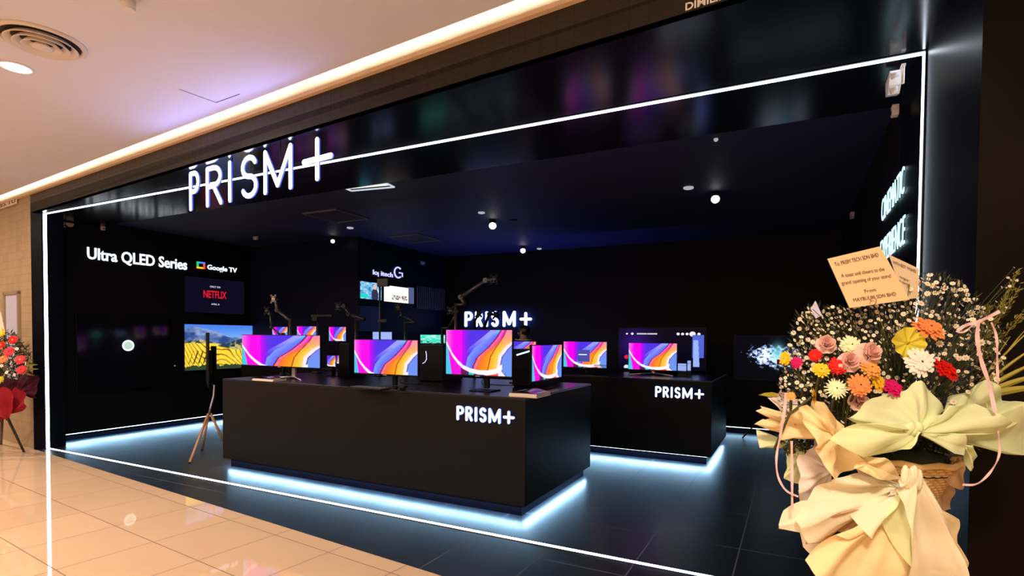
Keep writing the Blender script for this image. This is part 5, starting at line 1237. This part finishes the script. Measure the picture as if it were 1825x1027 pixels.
# ---------------------------------------------------------------- flower stand at far left, red
DL = 6.85
lf_ = atZ(20, 812, 0); LC = atD(4, 690, DL)
LS = thing('flower_stand', 'flower stand in crimson and burgundy paper against the tiled wall at far left', 'flower stand', (LC.x, LC.y, 0), rz=YAW)
for a, e in (((12, 742), (43, 806)), ((-4, 742), (-35, 800)), ((4, 742), (2, 792))):
    t_ = atD(*a, DL); f_ = atZ(*e, 0); b = B(); b.cyl(t_, f_, .016, .013); obj('leg', b, pm('dark_stand_wood', (.03, .018, .012), .5, raw=True), LS)
for i, (L, pn, mt_, d_) in enumerate((
    ([(38, 672), (55, 660), (68, 682), (70, 700), (60, 712), (45, 702), (30, 690)], (28, 700, 6.7), P_burg, 6.8), ([(-40, 680), (0, 672), (30, 680), (45, 700), (20, 720), (-30, 715)], (5, 720, 6.7), P_burg, 6.75),
    ([(25, 690), (45, 705), (50, 724), (40, 733), (22, 728), (12, 710)], (20, 738, 6.6), P_red, 6.6), ([(-20, 700), (5, 690), (22, 705), (24, 728), (12, 750), (0, 735), (-25, 760)], (14, 745, 6.5), P_red, 6.5), ([(-50, 720), (-10, 712), (5, 730), (-5, 760), (-40, 770)], (6, 745, 6.6), P_red, 6.55))):
    sheet('wrapping_paper', [(x, y, d_) for x, y in L], pn, mt_, LS, 5, .03, seed=i+50, label='crimson paper sheet' if mt_ == P_red else 'burgundy paper sheet')
b = B()
for i in range(3200):
    x, y = rs2.uniform(-60, 56), rs2.uniform(592, 700)
    if ((x+5)/58)**2+((y-645)/56)**2 > 1: continue
    p = atD(x, y, rs2.uniform(6.75, 7.0)); leaf(b, p, Vector((rs2.uniform(-1, 1), rs2.uniform(-1, 1), rs2.uniform(-.4, 1))).normalized(), rs2.uniform(.03, .08), rs2.uniform(.008, .02), Vector((rs2.uniform(-1, 1), rs2.uniform(-1, 1), rs2.uniform(-1, 1))).normalized())
tag(obj('foliage', b, M_leaf, LS), 'dark green filler leaves', kind='stuff')
for k, (x0, y0, x1, y1) in enumerate(((40, 652, 68, 650), (40, 658, 70, 658), (38, 664, 62, 670))):
    b = B(); p0, p1 = atD(x0, y0, 6.75), atD(x1, y1, 6.75); leaf(b, p0, (p1-p0).normalized(), (p1-p0).length, .03, VF); obj('leaf_blade', b, M_leaf2, LS)
for i, (x, y, r, cn_, lb) in enumerate(((15.6, 627, 9, 'rosered', 'rose red bloom'), (36, 641, 8.5, 'rosered', 'rose red bloom'), (38, 659, 8.5, 'rosered', 'rose red bloom'), (23, 606, 8, 'red', 'red bloom'), (6, 640, 8, 'coral', 'coral bloom'), (2, 615, 7, 'red', 'red bloom'), (-14, 632, 8, 'rosered', 'rose red bloom'), (3, 594, 7, 'yellow', 'yellow bloom'), (-18, 655, 8, 'coral', 'coral bloom'), (0, 678, 8, 'lime', 'yellow green bloom'))):
    g = gerbera(x, y, r, 6.62, cn_, face(.2-.05*i, .4), LS, 80+i, npet=12, lab=lb, layers=2, eye=M_yel if i % 2 else M_eye)
for i, (x, y) in enumerate(((20, 647), (30, 622), (46, 648), (3, 652), (12, 664), (26, 668), (-8, 668))):
    b = B(); daisy(b, x, y, 3.4, 6.6, rs2); obj('spray_daisy', b, [M_dw, M_yel], LS)
b = B(); P = [atD(x, y, 6.8) for x, y in ((-12, 555), (1, 556), (9, 592), (-4, 597))]; b.prism(P, VF*.004); obj('greeting_card', b, pm('card_cream', (.75, .62, .45), .6, raw=True), LS)

# ---------------------------------------------------------------- groups of repeats
GR = {'monitor': 'desktop monitors on the counters and the bench', 'television': 'televisions of the shop', 'computer_case': 'computer cases on the long counter', 'tablet': 'small tablets on the long counter', 'info_card': 'lit cards on the rear counter',
 'monitor_mount': 'monitor arms standing on the long counter', 'display_pole': 'poles on the long counter', 'ceiling_spotlight': 'spotlights of the shop ceiling', 'recessed_light': 'recessed lights of the shop ceiling', 'ceiling_grille': 'square grilles of the shop ceiling',
 'emergency_light': 'emergency fittings of the shop', 'brochure_stack': 'brochure stacks on the long counter', 'led_strip': 'white light strips of the shop', 'counter_sign': 'lit names on the counters', 'flower_stand': 'opening-day flower stands', 'cable': 'cables on the long counter', 'light_bar': 'added blue light bars on the shop floor', 'display_counter': 'display counters'}
for o in bpy.data.objects:
    if o.parent is None and 'label' in o:
        k = o.name.split('.')[0]
        if k in GR: o['group'] = GR[k]
